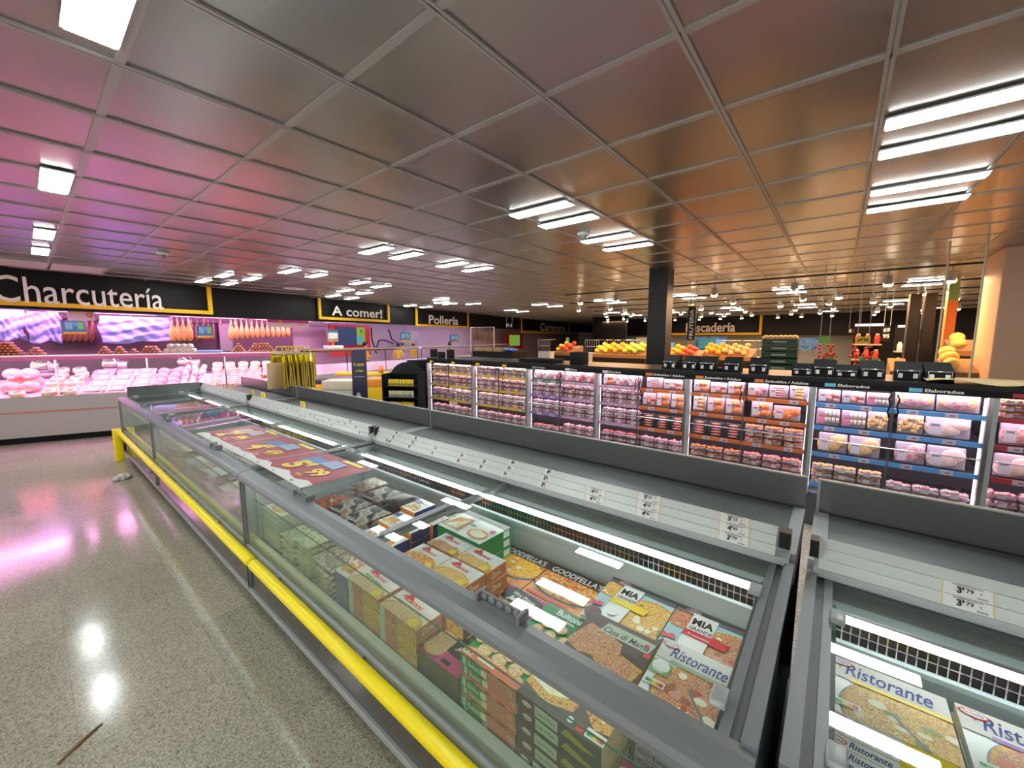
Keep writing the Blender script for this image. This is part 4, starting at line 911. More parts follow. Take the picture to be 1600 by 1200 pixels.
# meat slicers behind the glass
def slicer(px, label):
    t = thing('meat_slicer', label, 'meat slicer', DP(sx(px, 1.2), 1.35, 1.12), DA, 'meat slicers')
    MB().bevbox(-.3, .3, -.1, .15, 0, .1, M_steel, .02).build('slicer_base', t)
    MB().lathe([(.001, -.01), (.15, -.01), (.16, 0), (.15, .01), (.001, .01)], M_chrome, 24, (0, 0, .24), 'y').build('blade', t)
    MB().bevbox(.1, .28, -.08, .12, .1, .3, M_steel, .03).build('motor_housing', t)
tag(MB().box(0.1, DL - .1, 1.08, 1.7, 0, 1.118, mat('work_table', (.12, .1, .12), .4)).build('work_table', None, (D0[0], D0[1], 0), DA), 'dark work table behind the delicatessen counter', 'table')
slicer(60, 'steel meat slicer behind the left hams'); slicer(172, 'meat slicer with round blade behind the white trays'); slicer(290, 'meat slicer behind the salamis')

# back of the service zone ---------------------------------------
BA = W(0, -1.6, 0); BB = W(17, -1.6, 0); BP = ((BA.x, BA.y), (BB.x, BB.y))
def BX(px, py, off=0.0):
    a = W(0, -1.6 + off, 0); b = W(17, -1.6 + off, 0); return at_line(px, py, (a.x, a.y), (b.x, b.y))
def wall_item(name, label, cat, px0, px1, py0, py1, m, off=0.0, depth=.03, group=None, t=None):
    a = BX(px0, (py0 + py1) / 2, off); b = BX(px1, (py0 + py1) / 2, off); zt = BX((px0 + px1) / 2, py0, off).z; zb_ = BX((px0 + px1) / 2, py1, off).z
    L = (Vector((b.x, b.y, 0)) - Vector((a.x, a.y, 0))).length
    o = MB().box(0, L, -depth, 0, zb_, zt, m).build(name, t, (a.x, a.y, 0) if t is None else None, ang if t is None else 0)
    if t is None: tag(o, label, cat, group)
    return o, a, L, zb_, zt
# hanging rail & blue sheets
m_sheet = mat('blue_plastic_sheet', (.33, .40, .85), .4, spec=.5)
def sheet(px0, px1, py0, py1, label, sag=.0):
    a = BX(px0, py0, .5); b = BX(px1, py0, .5); c = BX(px0, py1, .5); L = (Vector((b.x, b.y, 0)) - Vector((a.x, a.y, 0))).length; H = a.z - c.z
    N, K = 36, 18; vs = []; fs = []; r_ = random.Random(px0); ph = [r_.uniform(0, 6) for _ in range(6)]
    for i in range(N + 1):
        for j in range(K + 1):
            u, v = i / N, j / K
            y = .03 * math.sin(9 * u + 3 * v + ph[0]) * v + .014 * math.sin(26 * u - 15 * v + ph[1]) + .016 * math.sin(18 * v + 5 * u + ph[2]) + .010 * math.sin(37 * v + 17 * u + ph[3])
            vs.append((L * u + .03 * math.sin(7 * v + ph[4]) * (1 if u > .5 else -1) * abs(u - .5) * 2, y - .05, -H * v * (1 - sag * abs(u - .35)) + .03 * math.sin(8 * u + ph[5]) * v))
    for i in range(N):
        for j in range(K): k_ = i * (K + 1) + j; fs.append((k_, k_ + 1, k_ + K + 2, k_ + K + 1))
    mb = MB(); mb.add(vs, fs, m_sheet, True); o = mb.build('plastic_sheet', None, (a.x, a.y, a.z), ang)
    md = o.modifiers.new('thickness', 'SOLIDIFY'); md.thickness = .004
    tag(o, label, 'plastic sheet', 'blue sheets covering the hanging meats')
sheet(-12, 35, 484, 531, 'blue plastic sheet at the left edge covering hanging meats')
sheet(37, 92, 486, 535, 'blue plastic sheet left of the poster and screen')
sheet(152, 265, 493, 538, 'widest blue plastic sheet between screen and hanging hams', .25)
# rails
for k, (t_, z_) in enumerate([(-1.2, 2.52), (-1.7, 2.52), (-.75, 2.56)]):
    o = MB().cyl((-2, 0, 0), (9.5, 0, 0), .015, M_chrome, 8).build('hanging_rail', None, W(0, t_, z_), ang); tag(o, ['front', 'rear', 'foremost'][k] + ' steel rail under the fascia for hanging meats', 'rail')
# hanging hams
def ham_proto(mm, name='hanging_ham', cat='ham', s=1.0):
    t = thing(name, 'x', cat); prof = [(.001, -.72), (.05, -.70), (.095, -.62), (.115, -.5), (.1, -.36), (.06, -.22), (.035, -.12), (.028, -.06), (.035, -.02), (.001, 0)]
    mb = MB(); seg = 14; M_ = Matrix.Diagonal((1, .6, 1, 1)); mb.lathe(prof, mm, seg, M=M_); mb.build('meat', t); MB().cyl((0, 0, -.02), (0, 0, .08), .006, M_string, 6).build('string', t)
    MB().bevbox(-.02, .02, -.045, -.035, -.2, -.1, M_chor, .003).build('tag', t); return Proto(t)
hp = ham_proto(M_dham); dp = ham_proto(M_drk, 'dark_cured_ham')
for k in range(12):
    p = BX(360 + 8.1 * k, 497, .6); hp.put((p.x, p.y, 2.45), (0, 0, ang + rd.uniform(-.4, .4)), lab(f'golden cured ham hanging in the row, {ORD[k]} from left'), 'golden cured hams hanging in a row', .80 - .012 * k)
for k in range(4):
    p = BX(268 + 8.6 * k, 500, .6); hp.put((p.x, p.y, 2.42), (0, 0, ang + rd.uniform(-.4, .4)), lab(f'pink cured ham hanging right of the wide blue sheet, {ORD[k]} from left'), 'hams hanging by the wide blue sheet', .8)
for k in range(5):
    p = BX(299 + 8.5 * k, 500, .2); dp.put((p.x, p.y, 2.4), (.0, .12, ang), lab(f'dark cured ham hanging behind the small screen, {ORD[k]} from left'), 'dark hams behind the right screen', (.55, .8, .8))
for k in range(6):
    p = BX(97 + 9.5 * k, 500, .1); dp.put((p.x, p.y, 2.4), (.0, .12, ang), lab(f'dark cured ham hanging behind the left screen, {ORD[k]} from left'), 'dark hams behind the left screen', (.6, .8, .8))
for k in range(22):
    p = W(-1.5 + .42 * k, -1.25, 2.52); (dp if k % 3 else hp).put(p, (rd.uniform(-.2, .2), rd.uniform(-.2, .2), ang), lab(f'small cured sausage hanging right under the fascia, {ORD[k] if k < 20 else "later"} from left'), 'small pieces hanging under the fascia', .32)
def screen(px0, px1, py0, py1, label, col=(.1, .35, .8), off=1.0, both=False):
    a = BX(px0, py1, off); b = BX(px1, py1, off); zt = BX(px0, py0, off).z; L = (Vector((b.x, b.y, 0)) - Vector((a.x, a.y, 0))).length; H = zt - a.z
    t = thing('hanging_screen', label, 'screen', (a.x, a.y, a.z), ang, 'hanging counter screens')
    MB().box(0, L, 0, .05, 0, H, M_grey).build('housing', t)
    mb = MB(); mb.box(.03, L - .03, -.006, 0, H * .2, H - .02, emis('screen_blue', (.05, .2, .6), .35)); d = Decal(mb, (.03, -.007, H * .2), (1, 0, 0), (0, 0, 1), L - .06, H * .78)
    d.rect(.08, .2, .42, .85, emis('screen_pale', (.35, .5, .8), .35)); d.rect(.46, .5, .62, .85, emis('screen_cyan', (.1, .5, .9), .35)); d.rect(.64, .2, .93, .85, emis('screen_green', (.35, .6, .2), .35)); mb.build('display', t)
    MB().box(0.02, L - .02, -.01, 0, 0.0, H * .17, mat('screen_tag_orange', (.85, .45, .05), .5)).build('number_strip', t)
    MB().cyl((L / 2, .02, H), (L / 2, .02, 2.75 - a.z), .012, M_grey, 8).build('hanging_pole', t)
screen(97, 137, 500, 522, 'small hanging screen under the pink poster'); screen(308, 334, 508, 528, 'small hanging screen left of the grey door')
screen(512, 529, 515, 534, 'small hanging screen in front of the red display wall'); screen(626, 641, 519, 534, 'small hanging screen behind the woman with red hair'); screen(704, 716, 523, 535, 'small hanging screen right of the two workers', off=.8)
for px0, px1, py0, py1, lb in ((107, 149, 478, 500, 'pink and white poster above the left small screen'), (418, 483, 498, 511, 'long pale pink banner above the golden hams')):
    a = BX(px0, py1, 1.1); b = BX(px1, py1, 1.1); zt = BX(px0, py0, 1.1).z; L = (Vector((b.x, b.y, 0)) - Vector((a.x, a.y, 0))).length; H = zt - a.z
    mb = MB(); mb.box(0, L, 0, .01, 0, H, mat('poster_pale', (.85, .7, .72), .5)); d = Decal(mb, (0, -.001, 0), (1, 0, 0), (0, 0, 1), L, H); d.rect(0, .6, 1, 1, mat('poster_pink', (.8, .1, .4), .5)); d.circ(.3, .72, H * .2, C_yl); d.circ(.8, .4, H * .2, M_dham); d.rect(.1, .2, .55, .4, C_wh); tag(mb.build('poster', None, (a.x, a.y, a.z), ang), lb, 'poster')
wall_item('door_1', None, None, 342, 362, 504, 548, mat('grey_green_door', (.22, .25, .24), .5), .0, .04); bpy.data.objects['door_1']['kind'] = 'structure'
for k in list(bpy.data.objects['door_1'].keys()):
    if k in ('label', 'category'): del bpy.data.objects['door_1'][k]
struct(wallbox('wall_left', -2.5, 7.0, -1.75, -1.68, 0, 2.75, mat('service_wall_dark', (.085, .05, .07), .5)))
# red display wall with big screen, ducts
o, a, L, z0, z1 = wall_item('display_wall', 'red wall panel with a large dark screen behind the service counter', 'wall panel', 514, 577, 508, 556, M_red, -.1, .05)
o2, a2, L2, z02, z12 = wall_item('wall_screen', 'large blue-black screen mounted on the red panel', 'screen', 524, 570, 511, 539, emis('screen_dark', (.01, .06, .2), .35), -.03, .05)
d = None
mb = MB(); mb.box(L2 * .68, L2 * .98, -.012, 0, 0, z12 - z02, emis('screen_lime', (.35, .6, .05), .35)); mb.box(L2 * .7, L2 * .84, -.02, -.013, .05, (z12 - z02) * .5, emis('screen_cyan', (.1, .5, .9), .35)); mb.text('9', (L2 * .8, -.014, (z12 - z02) * .65), (1, 0, 0), (0, 0, 1), .15, M_ink, .03)
mb.build('queue_number', o2, (0, -.05, z02))
for k, pts in enumerate([[(580, 512), (581, 530), (586, 545), (588, 552)], [(607, 514), (612, 530), (622, 537), (630, 538)], [(588, 545), (592, 532), (600, 531), (615, 537)]]):
    P3 = [BX(x, y, .3) for x, y in pts]; sm = []
    for i in range(len(P3) - 1):
        for j in range(5): sm.append(P3[i].lerp(P3[i + 1], j / 5))
    tag(MB().tube(sm + [P3[-1]], .03, M_black, 8).build('black_hose', None), f'thick black hose against the lilac wall, {ORD[k]} from left', 'hose', 'black hoses behind the counter')
wall_item('wall_cabinet', 'grey wall cabinet behind the two counter workers', 'cabinet', 627, 648, 518, 550, M_greyl, 0, .2)
# Carnicería end: red panels with green screens, hanging pieces, boxes
for k, (a0, a1, b0, b1) in enumerate([(789, 816, 521, 545), (882, 890, 526, 541)]):
    o, a, L, z0, z1 = wall_item('display_wall', ['wider', 'narrower'][k] + ' far red wall panel under the Carnicería sign', 'wall panel', a0, a1, b0, b1, M_red, 0, .05)
    MB().box(L * .2, L * .8, -.07, -.051, z0 + (z1 - z0) * .2, z0 + (z1 - z0) * .9, emis('screen_olive', (.2, .35, .05), .5)).build('screen', o)
# pink light of the service zone: tubes under the fascia
for k in range(4):
    t = thing('pink_tube_light', lab(f'pink tube light under the fascia, {ORD[k]} from left'), 'tube light', W(-1.4 + k * 2.35, -.8, 2.66), ang, 'pink tubes under the fascia'); MB().box(0, 2.0, -.05, .05, -.02, .01, M_pinkl).build('tube', t); MB().box(-.02, 2.02, -.07, .07, .01, .05, M_white).build('fitting', t)
M_liltube = emis('lilac_tube', (.86, .6, 1.0), 14.0)
for k in range(5):
    t = thing('lilac_tube_light', lab(f'lilac tube light over the far counters, {ORD[k]} from left'), 'tube light', W(8.3 + k * 2.4, -.8, 2.66), ang, 'lilac tubes over the far counters'); MB().box(0, 2.0, -.05, .05, -.02, .01, M_liltube).build('tube', t); MB().box(-.02, 2.02, -.07, .07, .01, .05, M_white).build('fitting', t)
# further counters
M_bluel = emis('blue_tube', (.30, .38, 1.0), 9.0)
c2, L2_, A2 = counter('deli_counter', 'prepared food counter with dim glass below the A comer sign', (-11.7, 4.9), (-12.0, 9.2), 1.1, 1.6, mat('counter_base_grey', (.4, .4, .42), .35), M_greyl, emis('soft_pink_tube', (1, .6, .9), 6), joints=3)
c3, L3_, A3 = counter('deli_counter', 'poultry counter with bluish glowing glass left of meat cabinets', (-12.05, 9.4), (-13.6, 16.4), 1.1, 1.6, mat('counter_base_blue', (.4, .45, .6), .35), M_greyl, M_bluel, joints=4)
# till scale on the second counter
p = at_line(529, 549, (-11.7, 4.9), (-12.0, 9.2)); t = thing('counter_scale', 'white counter scale standing on the prepared food counter', 'scale', (p.x - .3, p.y, 1.6), A2)
MB().bevbox(-.25, .25, -.15, .15, 0, .1, M_white, .02).build('scale_base', t); MB().cyl((0, 0, .1), (0, 0, .35), .02, M_chrome).build('post', t); MB().bevbox(-.15, .15, -.03, .03, .3, .48, M_white, .01).build('display', t)
# ------------------------------------------------------------------ tall glass-door meat cabinets
YC = 5.0; G_door = glass('door_glass', (.97, .96, .97), haze=.012, haze_col=(.7, .7, .7), refl=1.4)
M_cabl = emis('cabinet_tube', (1.0, .80, .94), 15.0)
M_cabv = emis('cabinet_side_tube', (1.0, .80, .94), 2.2)
M_cabs = emis('shelf_tube', (1.0, .78, .94), 11.0)
M_cabw = mat('cabinet_back', (.10, .085, .095), .5)
ZT = 1.55
edges = [-6.24, -4.985, -3.765, -2.565, -1.37, -.17, 1.02, 2.22]
HDR = [('', '', C_yl), ('', '', C_yl), ('', '', C_yl), ('', '', C_yl), ('Conejo', 'g', mat('tag_teal', (.1, .3, .25), .4)), ('Pavo', 'p', mat('tag_pale', (.7, .6, .68), .4)), ('Porcino', 'p', mat('tag_pale', (.7, .6, .68), .4)),
       ('Embutidos / Adobos', 'o', mat('tag_orange', (.8, .22, .05), .4)), ('Embutidos / Adobos', 'o', MATS['tag_orange']), ('Embutidos / Adobos', 'o', MATS['tag_orange']),
       ('Elaborados', 'b', mat('tag_blue', (.15, .5, .75), .4)), ('Elaborados', 'b', MATS['tag_blue']), ('', 'r', mat('tag_red', (.4, .03, .04), .4)), ('', 'r', MATS['tag_red'])]
S_y = mat('strip_yellow', (.9, .6, .02), .4); S_pk = mat('strip_pink', (.72, .42, .62), .4); S_or = mat('strip_orange', (.85, .22, .04), .4); S_bl = mat('strip_blue', (.12, .42, .85), .4); S_pu = mat('strip_purple', (.38, .22, .65), .4); S_rd = mat('strip_red', (.5, .04, .06), .4); S_gn = mat('strip_green', (.12, .35, .22), .4)
SC = [[S_y] * 4] * 4 + [[S_gn, S_pu, S_pu, S_pu], [S_pk] * 4, [S_pk] * 4, [S_or] * 4, [S_or] * 4, [S_or] * 4, [S_bl] * 4, [S_bl] * 4, [S_rd] * 4, [S_rd] * 4]
SZ = [1.285, 1.05, .775, .45]
M_tagw = mat('shelf_tag', (.72, .62, .7), .4)
CAB = ['leftmost', 'second from left', 'third from left', 'fourth from left', 'fifth from left', 'sixth from left', 'rightmost']
for m_ in range(7):
    x0, x1 = edges[m_], edges[m_ + 1]; xm = (x0 + x1) / 2
    t = thing('meat_cabinet', lab(f'tall glass-door meat cabinet, {CAB[m_]} in the row'), 'refrigerated cabinet', (0, 0, 0), 0, 'glass door meat cabinets')
    MB().box(x0, x1, YC + .05, YC + .85, 0, .35, M_greyd).build('base', t)
    MB().box(x0, x1, YC + .78, YC + .85, .35, 1.5, M_cabw).build('back_panel', t)
    mb = MB(); mb.box(x0, x1, YC - .006, YC + .90, 1.512, ZT, M_black); mb.build('top_panel', t)
    mb = MB(); mb.box(x0, x1, YC - .01, YC + .05, 1.455, 1.512, M_blackm)
    for d_ in range(2):
        k = 2 * m_ + d_; wd, c_, mm = HDR[k]; hx = x0 + .09 + d_ * (x1 - x0) / 2
        mb.box(hx, hx + .085, YC - .013, YC - .01, 1.468, 1.502, mm)
        if wd: mb.text(wd, (hx + .1, YC - .012, 1.472), (1, 0, 0), (0, 0, 1), .028 if 'p' not in wd else .03, M_gold, .02, w=min(.37, .031 * len(wd) * .75))
    mb.build('header_sign', t)
    MB().box(x0 + .03, x1 - .03, YC + .07, YC + .12, 1.47, 1.485, M_cabl).build('tube_light', t)
    for xe in (x0 + .025, x1 - .035): MB().box(xe - .004, xe + .004, YC + .062, YC + .072, .4, 1.44, M_cabv).build('tube_light', t)
    MB().box(x0 - .002, x0 + .028, YC - .02, YC + .06, .35, 1.455, M_greyl).build('side_post', t)
    MB().box(x1 - .03, x1 - .002, YC - .02, YC + .06, .35, 1.455, M_steel).build('side_post', t)
    for d_ in range(2):
        xa = x0 + .035 if d_ == 0 else xm + .002; xb = xm - .002 if d_ == 0 else x1 - .035
        dr = MB().box(xa, xb, YC - .012, YC - .008, .36, 1.45, G_door).build('glass_door', t)
        hx = xm - .022 if d_ == 0 else xm + .022
        MB().tube([(hx, YC - .014, 1.22), (hx + (-.014 if d_ == 0 else .014), YC - .04, 1.27), (hx, YC - .045, 1.33), (hx + (-.014 if d_ == 0 else .014), YC - .04, 1.39), (hx, YC - .014, 1.43)], .006, M_blackm, 6).build('door_handle', dr)
        MB().box(xm - .008 if d_ == 0 else xm + .002, xm - .002 if d_ == 0 else xm + .008, YC - .016, YC - .006, .36, 1.45, M_greyd).build('door_edge', dr)
        MB().cyl((xa, YC - .03, .93), (xb, YC - .03, .93), .006, M_chrome, 8).build('guard_bar', dr)
    for s_, z in enumerate(SZ):
        k = 2 * m_
        sh = MB().box(x0 + .03, x1 - .03, YC + .07, YC + .78, z - .015, z + .005, mat('shelf_dark', (.06, .055, .06), .4)).build('shelf', t)
        MB().box(x0 + .05, x1 - .05, YC + .075, YC + .095, z - .028, z - .016, M_cabs).build('shelf_light', sh)
        for d_ in range(2):
            xa = x0 + .03 if d_ == 0 else xm; xb = xm if d_ == 0 else x1 - .03
            mb = MB(); mb.box(xa, xb, YC + .055, YC + .07, z - .035, z + .008, SC[k + d_][s_])
            for q in range(2): tx = xa + (xb - xa) * (.28 + .45 * q) + R.uniform(-.04, .04); mb.box(tx - .04, tx + .04, YC + .052, YC + .055, z - .033, z + .006, M_tagw); mb.box(tx - .01, tx + .02, YC + .0515, YC + .052, z - .02, z - .008, M_gd if False else C_gd)
            mb.build('price_strip', sh)
# ---- packages
G_pk = mat('clear_tray', (.42, .34, .38), .12, spec=.8); K_pk = mat('black_tray', (.03, .03, .03), .3)
m_pork = food('meat_pork', [(.72, .28, .30), (.85, .55, .55), (.6, .18, .2)], 24, .25, .7); m_pale = food('meat_chicken', [(.9, .62, .52), (.92, .72, .62), (.82, .5, .42)], 18, .25, .7)
m_beef = food('meat_beef', [(.5, .06, .07), (.65, .2, .18), (.38, .03, .05)], 20, .25, .7); m_mar = food('meat_marinated', [(.75, .18, .05), (.85, .35, .12), (.55, .08, .03)], 26, .25, .7)
m_bread = food('breaded', [(.85, .5, .14), (.9, .65, .3), (.7, .35, .1)], 60, .6); m_crq = food('croquette', [(.85, .7, .5), (.9, .8, .62), (.75, .58, .4)], 40, .6)
m_burg = food('burger', [(.75, .22, .18), (.85, .4, .34), (.6, .12, .1)], 70, .5)
m_lblw = mat('white_label', (.74, .68, .74), .4); m_lbly = mat('yellow_label', (.85, .65, .15), .4); m_lblp = mat('pink_label', (.8, .25, .4), .4)
def pack_up(kind, mm, w=.18, h=.14, tray=G_pk, lbl=m_lblw, cat='meat tray'):
    """tray standing on its long edge and leaning back, front towards -y"""
    t = thing('meat_tray', 'x', cat); r_ = random.Random(kind)
    mb = MB(); mb.bevbox(-w / 2, w / 2, 0, .045, 0, h, tray, .012); mb.build('tray', t)
    mb = MB()
    if kind == 'ham': mb.blob((0, -.004, h * .5), (w * .45, .014, h * .40), M_dham, 2, 0); mb.blob((0, -.012, h * .44), (w * .36, .012, h * .31), m_pork, 2)
    elif kind == 'rolls':
        for a in range(4):
            for b_ in range(2): mb.tube([(-w * .1 + w * .17 * a, -.004, h * (.2 + .38 * b_)), (-w * .1 + w * .17 * a, -.004, h * (.48 + .38 * b_))], w * .065, mm, 8)
    elif kind == 'balls':
        for q in range(26): mb.blob((r_.uniform(-.42, .42) * w, -.004, r_.uniform(.15, .8) * h), (.017, .014, .017), mm, 1)
    elif kind == 'stacked':
        for a in range(5): mb.blob((0, -.004, h * (.12 + .18 * a)), (w * .36, .014, h * .08), mm, 1, .08, rnd=r_)
    elif kind == 'fillet':
        for a in range(4): mb.blob((r_.uniform(-.25, .25) * w, -.004, h * r_.uniform(.3, .7)), (w * .32, .014, h * .3), mm, 2, .08, rnd=r_)
    else:
        for q in range(9): mb.blob((r_.uniform(-.36, .36) * w, -.004, r_.uniform(.2, .78) * h), (w * .17, .014, h * .17), mm, 1, .1, rnd=r_)
    mb.build('meat', t)
    if lbl: mb = MB(); lx = r_.choice([-.28, .22]) * w; mb.box(lx - w * .15, lx + w * .15, -.024, -.021, h * .12, h * .72, lbl); mb.box(lx - w * .1, lx + w * .1, -.0245, -.024, h * .5, h * .6, C_gd); mb.build('product_label', t)
    return Proto(t)
def pack_flat(kind, mm, w=.17, d=.14, h=.05, tray=G_pk, lbl=m_lblw):
    t = thing('meat_tray', 'x', 'meat tray'); r_ = random.Random(kind)
    mb = MB(); mb.bevbox(-w / 2, w / 2, 0, d, 0, h * .45, tray, .008); mb.build('tray', t)
    mb = MB()
    for q in range(7): mb.blob((-w * .38 + w * .76 * q / 6, r_.uniform(.015, .1), h * .62), (w * .14, d * .3, h * .3), mm, 1, .12, rnd=r_)
    mb.build('meat', t)
    lx = r_.uniform(-.2, .2) * w; mb = MB(); mb.box(lx - .025, lx + .025, -.006, -.004, h * .05, h * .7, lbl); mb.build('product_label', t); return Proto(t)
U = {'ham': pack_up('ham', None, .26, .16, G_pk, None), 'rolls': pack_up('rolls', m_crq, .19, .13, G_pk, m_lblp), 'balls': pack_up('balls', m_bread, .15, .14, G_pk, None), 'chick': pack_up('fillet', m_pale, .24, .15), 'meatb': pack_up('balls2', m_burg, .2, .13),
     'mar': pack_up('lump', m_mar, .2, .15), 'skew': pack_up('stacked', m_bread, .16, .19, G_pk, m_lblw), 'burgk': pack_up('stacked', m_burg, .17, .13, K_pk, None), 'ribs': pack_up('fillet', m_mar, .24, .12), 'pork': pack_up('fillet', m_pork, .2, .15), 'crumb': pack_up('fillet', m_bread, .2, .15), 'beef': pack_up('fillet', m_beef, .2, .15), 'sausg': pack_up('stacked', m_pork, .18, .14)}
Fk = {'pork': pack_flat('a', m_pork), 'pale': pack_flat('b', m_pale), 'beef': pack_flat('c', m_beef), 'mar': pack_flat('d', m_mar), 'bread': pack_flat('e', m_bread), 'saus': pack_flat('f', m_burg)}
UW = {'ham': .27, 'rolls': .2, 'balls': .155, 'chick': .25, 'meatb': .21, 'mar': .21, 'skew': .17, 'burgk': .185, 'ribs': .25, 'pork': .21, 'crumb': .21, 'beef': .21, 'sausg': .19}
UN = {'ham': 'clear tray with oval ham slice', 'rolls': 'clear tray of pale croquettes', 'balls': 'clear tray of golden balls', 'chick': 'clear tray of pale chicken breasts', 'meatb': 'clear tray of small pink meatballs', 'mar': 'clear tray of red marinated meat', 'skew': 'tall tray of orange skewers',
      'burgk': 'black tray of red burgers', 'ribs': 'wide tray of marinated ribs', 'pork': 'clear tray of pink pork', 'crumb': 'clear tray of breaded fillets', 'beef': 'clear tray of dark red beef', 'sausg': 'clear tray of pink sausages'}
FN = {'pork': 'flat tray of pink pork', 'pale': 'flat tray of pale chicken', 'beef': 'flat tray of dark beef', 'mar': 'flat tray of red marinated meat', 'bread': 'flat tray of golden breaded meat', 'saus': 'flat tray of reddish sausages'}
SHN = ['top', 'second', 'third', 'bottom']
LAY = {  # door index -> per shelf: list of kinds (upright) or ('f', kind, columns, layers)
    4: [['pork', 'pork', 'beef'], ('f', 'pork', 3, 3), ('f', 'pork', 3, 3), ('f', 'saus', 3, 2)],
    5: [['pork', 'beef', 'beef'], ('f', 'saus', 3, 3), ('f', 'pork', 3, 3), ('f', 'pork', 3, 3)],
    6: [['mar', 'pork', 'pork'], ('f', 'pork', 3, 3), ('f', 'pork', 3, 3), ('f', 'beef', 3, 3)],
    7: [['sausg', 'meatb'], ['meatb', 'mar', 'mar'], ['burgk', 'burgk', 'burgk'], ('f', 'pork', 3, 3)],
    8: [['mar', 'meatb', 'mar'], ['skew', 'mar', 'mar'], ['burgk', 'burgk', 'burgk'], ('f', 'mar', 3, 3)],
    9: [['pork', 'sausg', 'skew'], ['mar', 'ribs'], ('f', 'mar', 3, 3), ('f', 'saus', 3, 3)],
    10: [['meatb', 'meatb', 'rolls'], ['rolls', 'rolls', 'balls'], ['crumb', 'crumb'], ('f', 'bread', 3, 3)],
    11: [['ham', 'ham'], ['balls', 'chick'], ['pork', 'chick'], ('f', 'pale', 3, 2)],
    12: [('f', 'mar', 3, 3), ['pork', 'pork'], ['chick', 'chick'], ('f', 'pork', 3, 3)],
    13: [('f', 'mar', 3, 3), ['beef', 'beef'], ['beef', 'beef'], ('f', 'beef', 3, 3)]}
rp = random.Random(5)
for k in range(14):
    m_ = k // 2; x0, x1 = edges[m_], edges[m_ + 1]; xm = (x0 + x1) / 2
    xa, xb = (x0 + .04, xm - .01) if k % 2 == 0 else (xm + .01, x1 - .04)
    lay_ = LAY.get(k) or [('f', rp.choice(['pale', 'pork', 'bread'] if s_ == 0 else ['pork', 'saus', 'pork', 'pale']), 3, 3) for s_ in range(4)]
    for s_ in range(4):
        L_ = lay_[s_]; z = SZ[s_] + .007; dname = f'{ORD[k]} door from left'; grp = f'meat trays behind the {ORD[k]} cabinet door'
        if isinstance(L_, tuple):
            _, kd, cols, lays = L_; lays = min(lays, 3); cw = (xb - xa) / cols
            for c in range(cols):
                for v in range(lays):
                    Fk[kd].put((xa + cw * (c + .5) + rp.uniform(-.005, .005), YC + .075 + rp.uniform(0, .01), z + v * (.054 if s_ == 0 else .07)), (0, 0, rp.uniform(-.03, .03)),
                               lab(f'{FN[kd]}, {["left", "middle", "right"][c]} pile {["base", "middle", "top"][v]}, {SHN[s_]} shelf, {dname}'), grp, (1, 1, 1 if s_ == 0 else 1.28))
        else:
            tot = sum(UW[q] for q in L_); x = xa + ((xb - xa) - tot) / 2 if tot < xb - xa else xa; sc = min(1.0, (xb - xa) / tot)
            if tot < (xb - xa) * .8: sc = min(1.15, (xb - xa) / tot)
            x = xa + ((xb - xa) - tot * sc) / 2
            for i, q in enumerate(L_):
                pos = (['left', 'right'] if len(L_) == 2 else ['left', 'middle', 'right'])[i]
                U[q].put((x + UW[q] * sc / 2, YC + .105, z + .004), (-.12, 0, rp.uniform(-.04, .04)), lab(f'{UN[q]}, {pos} on {SHN[s_]} shelf, {dname}'), grp, (sc, 1, 1 if s_ == 0 else 1.32))
                x += UW[q] * sc
# black display boxes and clutter on top of the cabinets
def topbox(x, label, w=.185, h=.17, y=5.25):
    t = thing('black_carton', label, 'carton', (x, y, ZT), rp.uniform(-.08, .08), 'black cartons on top of the cabinets')
    mb = MB(); mb.add([(-w / 2, -.09, 0), (w / 2, -.09, 0), (w / 2, .1, 0), (-w / 2, .1, 0), (-w / 2, -.09, h * .5), (w / 2, -.09, h * .5), (w / 2, .1, h), (-w / 2, .1, h)], [(0, 3, 2, 1), (0, 1, 5, 4), (1, 2, 6, 5), (2, 3, 7, 6), (3, 0, 4, 7), (4, 5, 6, 7)], M_blackm); mb.build('carton', t)
    for q in (-.05, .05): MB().box(q - .015, q + .015, -.0925, -.09, h * .15, h * .4, M_gold if rp.random() > .5 else M_steel).build('carton_print', t)
    MB().tube([(-w * .4, -.1, 0.005), (-w * .4, -.1, h * .55), (w * .4, -.1, h * .55), (w * .4, -.1, .005)], .004, M_chrome, 6).build('wire_holder', t)
for i, (px, py) in enumerate([(1050, 572), (1080, 570), (1107, 572), (1145, 572), (1186, 575), (1255, 573), (1288, 576), (1322, 577), (1362, 578), (1418, 582), (1465, 583)]):
    p = at(px, py, 'y', 5.25); topbox(p.x, lab(f'small black carton with wire holder on the cabinets, {ORD[i]} right of pillar'), h=.17 if i not in (5, 7) else .12)
for i, px in enumerate((678, 704, 690)):
    p = at(px, 556, 'y', 5.3); tag(MB().bevbox(-.06, .06, -.05, .05, 0, .16 if i < 2 else .11, M_blackm, .008).build('black_pot', None, (p.x, 5.3, ZT)), ['left', 'right', 'middle'][i] + ' black pot at left end of the cabinet tops', 'pot', 'black pots on the cabinets')
def flatpile(px, label, mm, w=.5, h=.05):
    p = at(px, 560, 'y', 5.35); mb = MB(); mb.bevbox(-w / 2, w / 2, -.15, .15, 0, h, mm, .012); tag(mb.build('flat_carton', None, (p.x, 5.35, ZT)), label, 'carton')
flatpile(845, 'flat black carton lying left of the pillar on cabinet tops', M_blackm, .7, .06); flatpile(1120, 'flat black tray lying right of pillar on cabinet tops', M_blackm, .5, .03)
flatpile(905, 'dark carton standing left of pillar on cabinet tops', M_blackm, .16, .18)
mb = MB(); rr = random.Random(2); vs = []; N = 30
for i in range(N + 1): x = i / N * 1.35; vs += [(x, -.16, .018 * math.sin(i * .5) + .02), (x, .25, .03)]
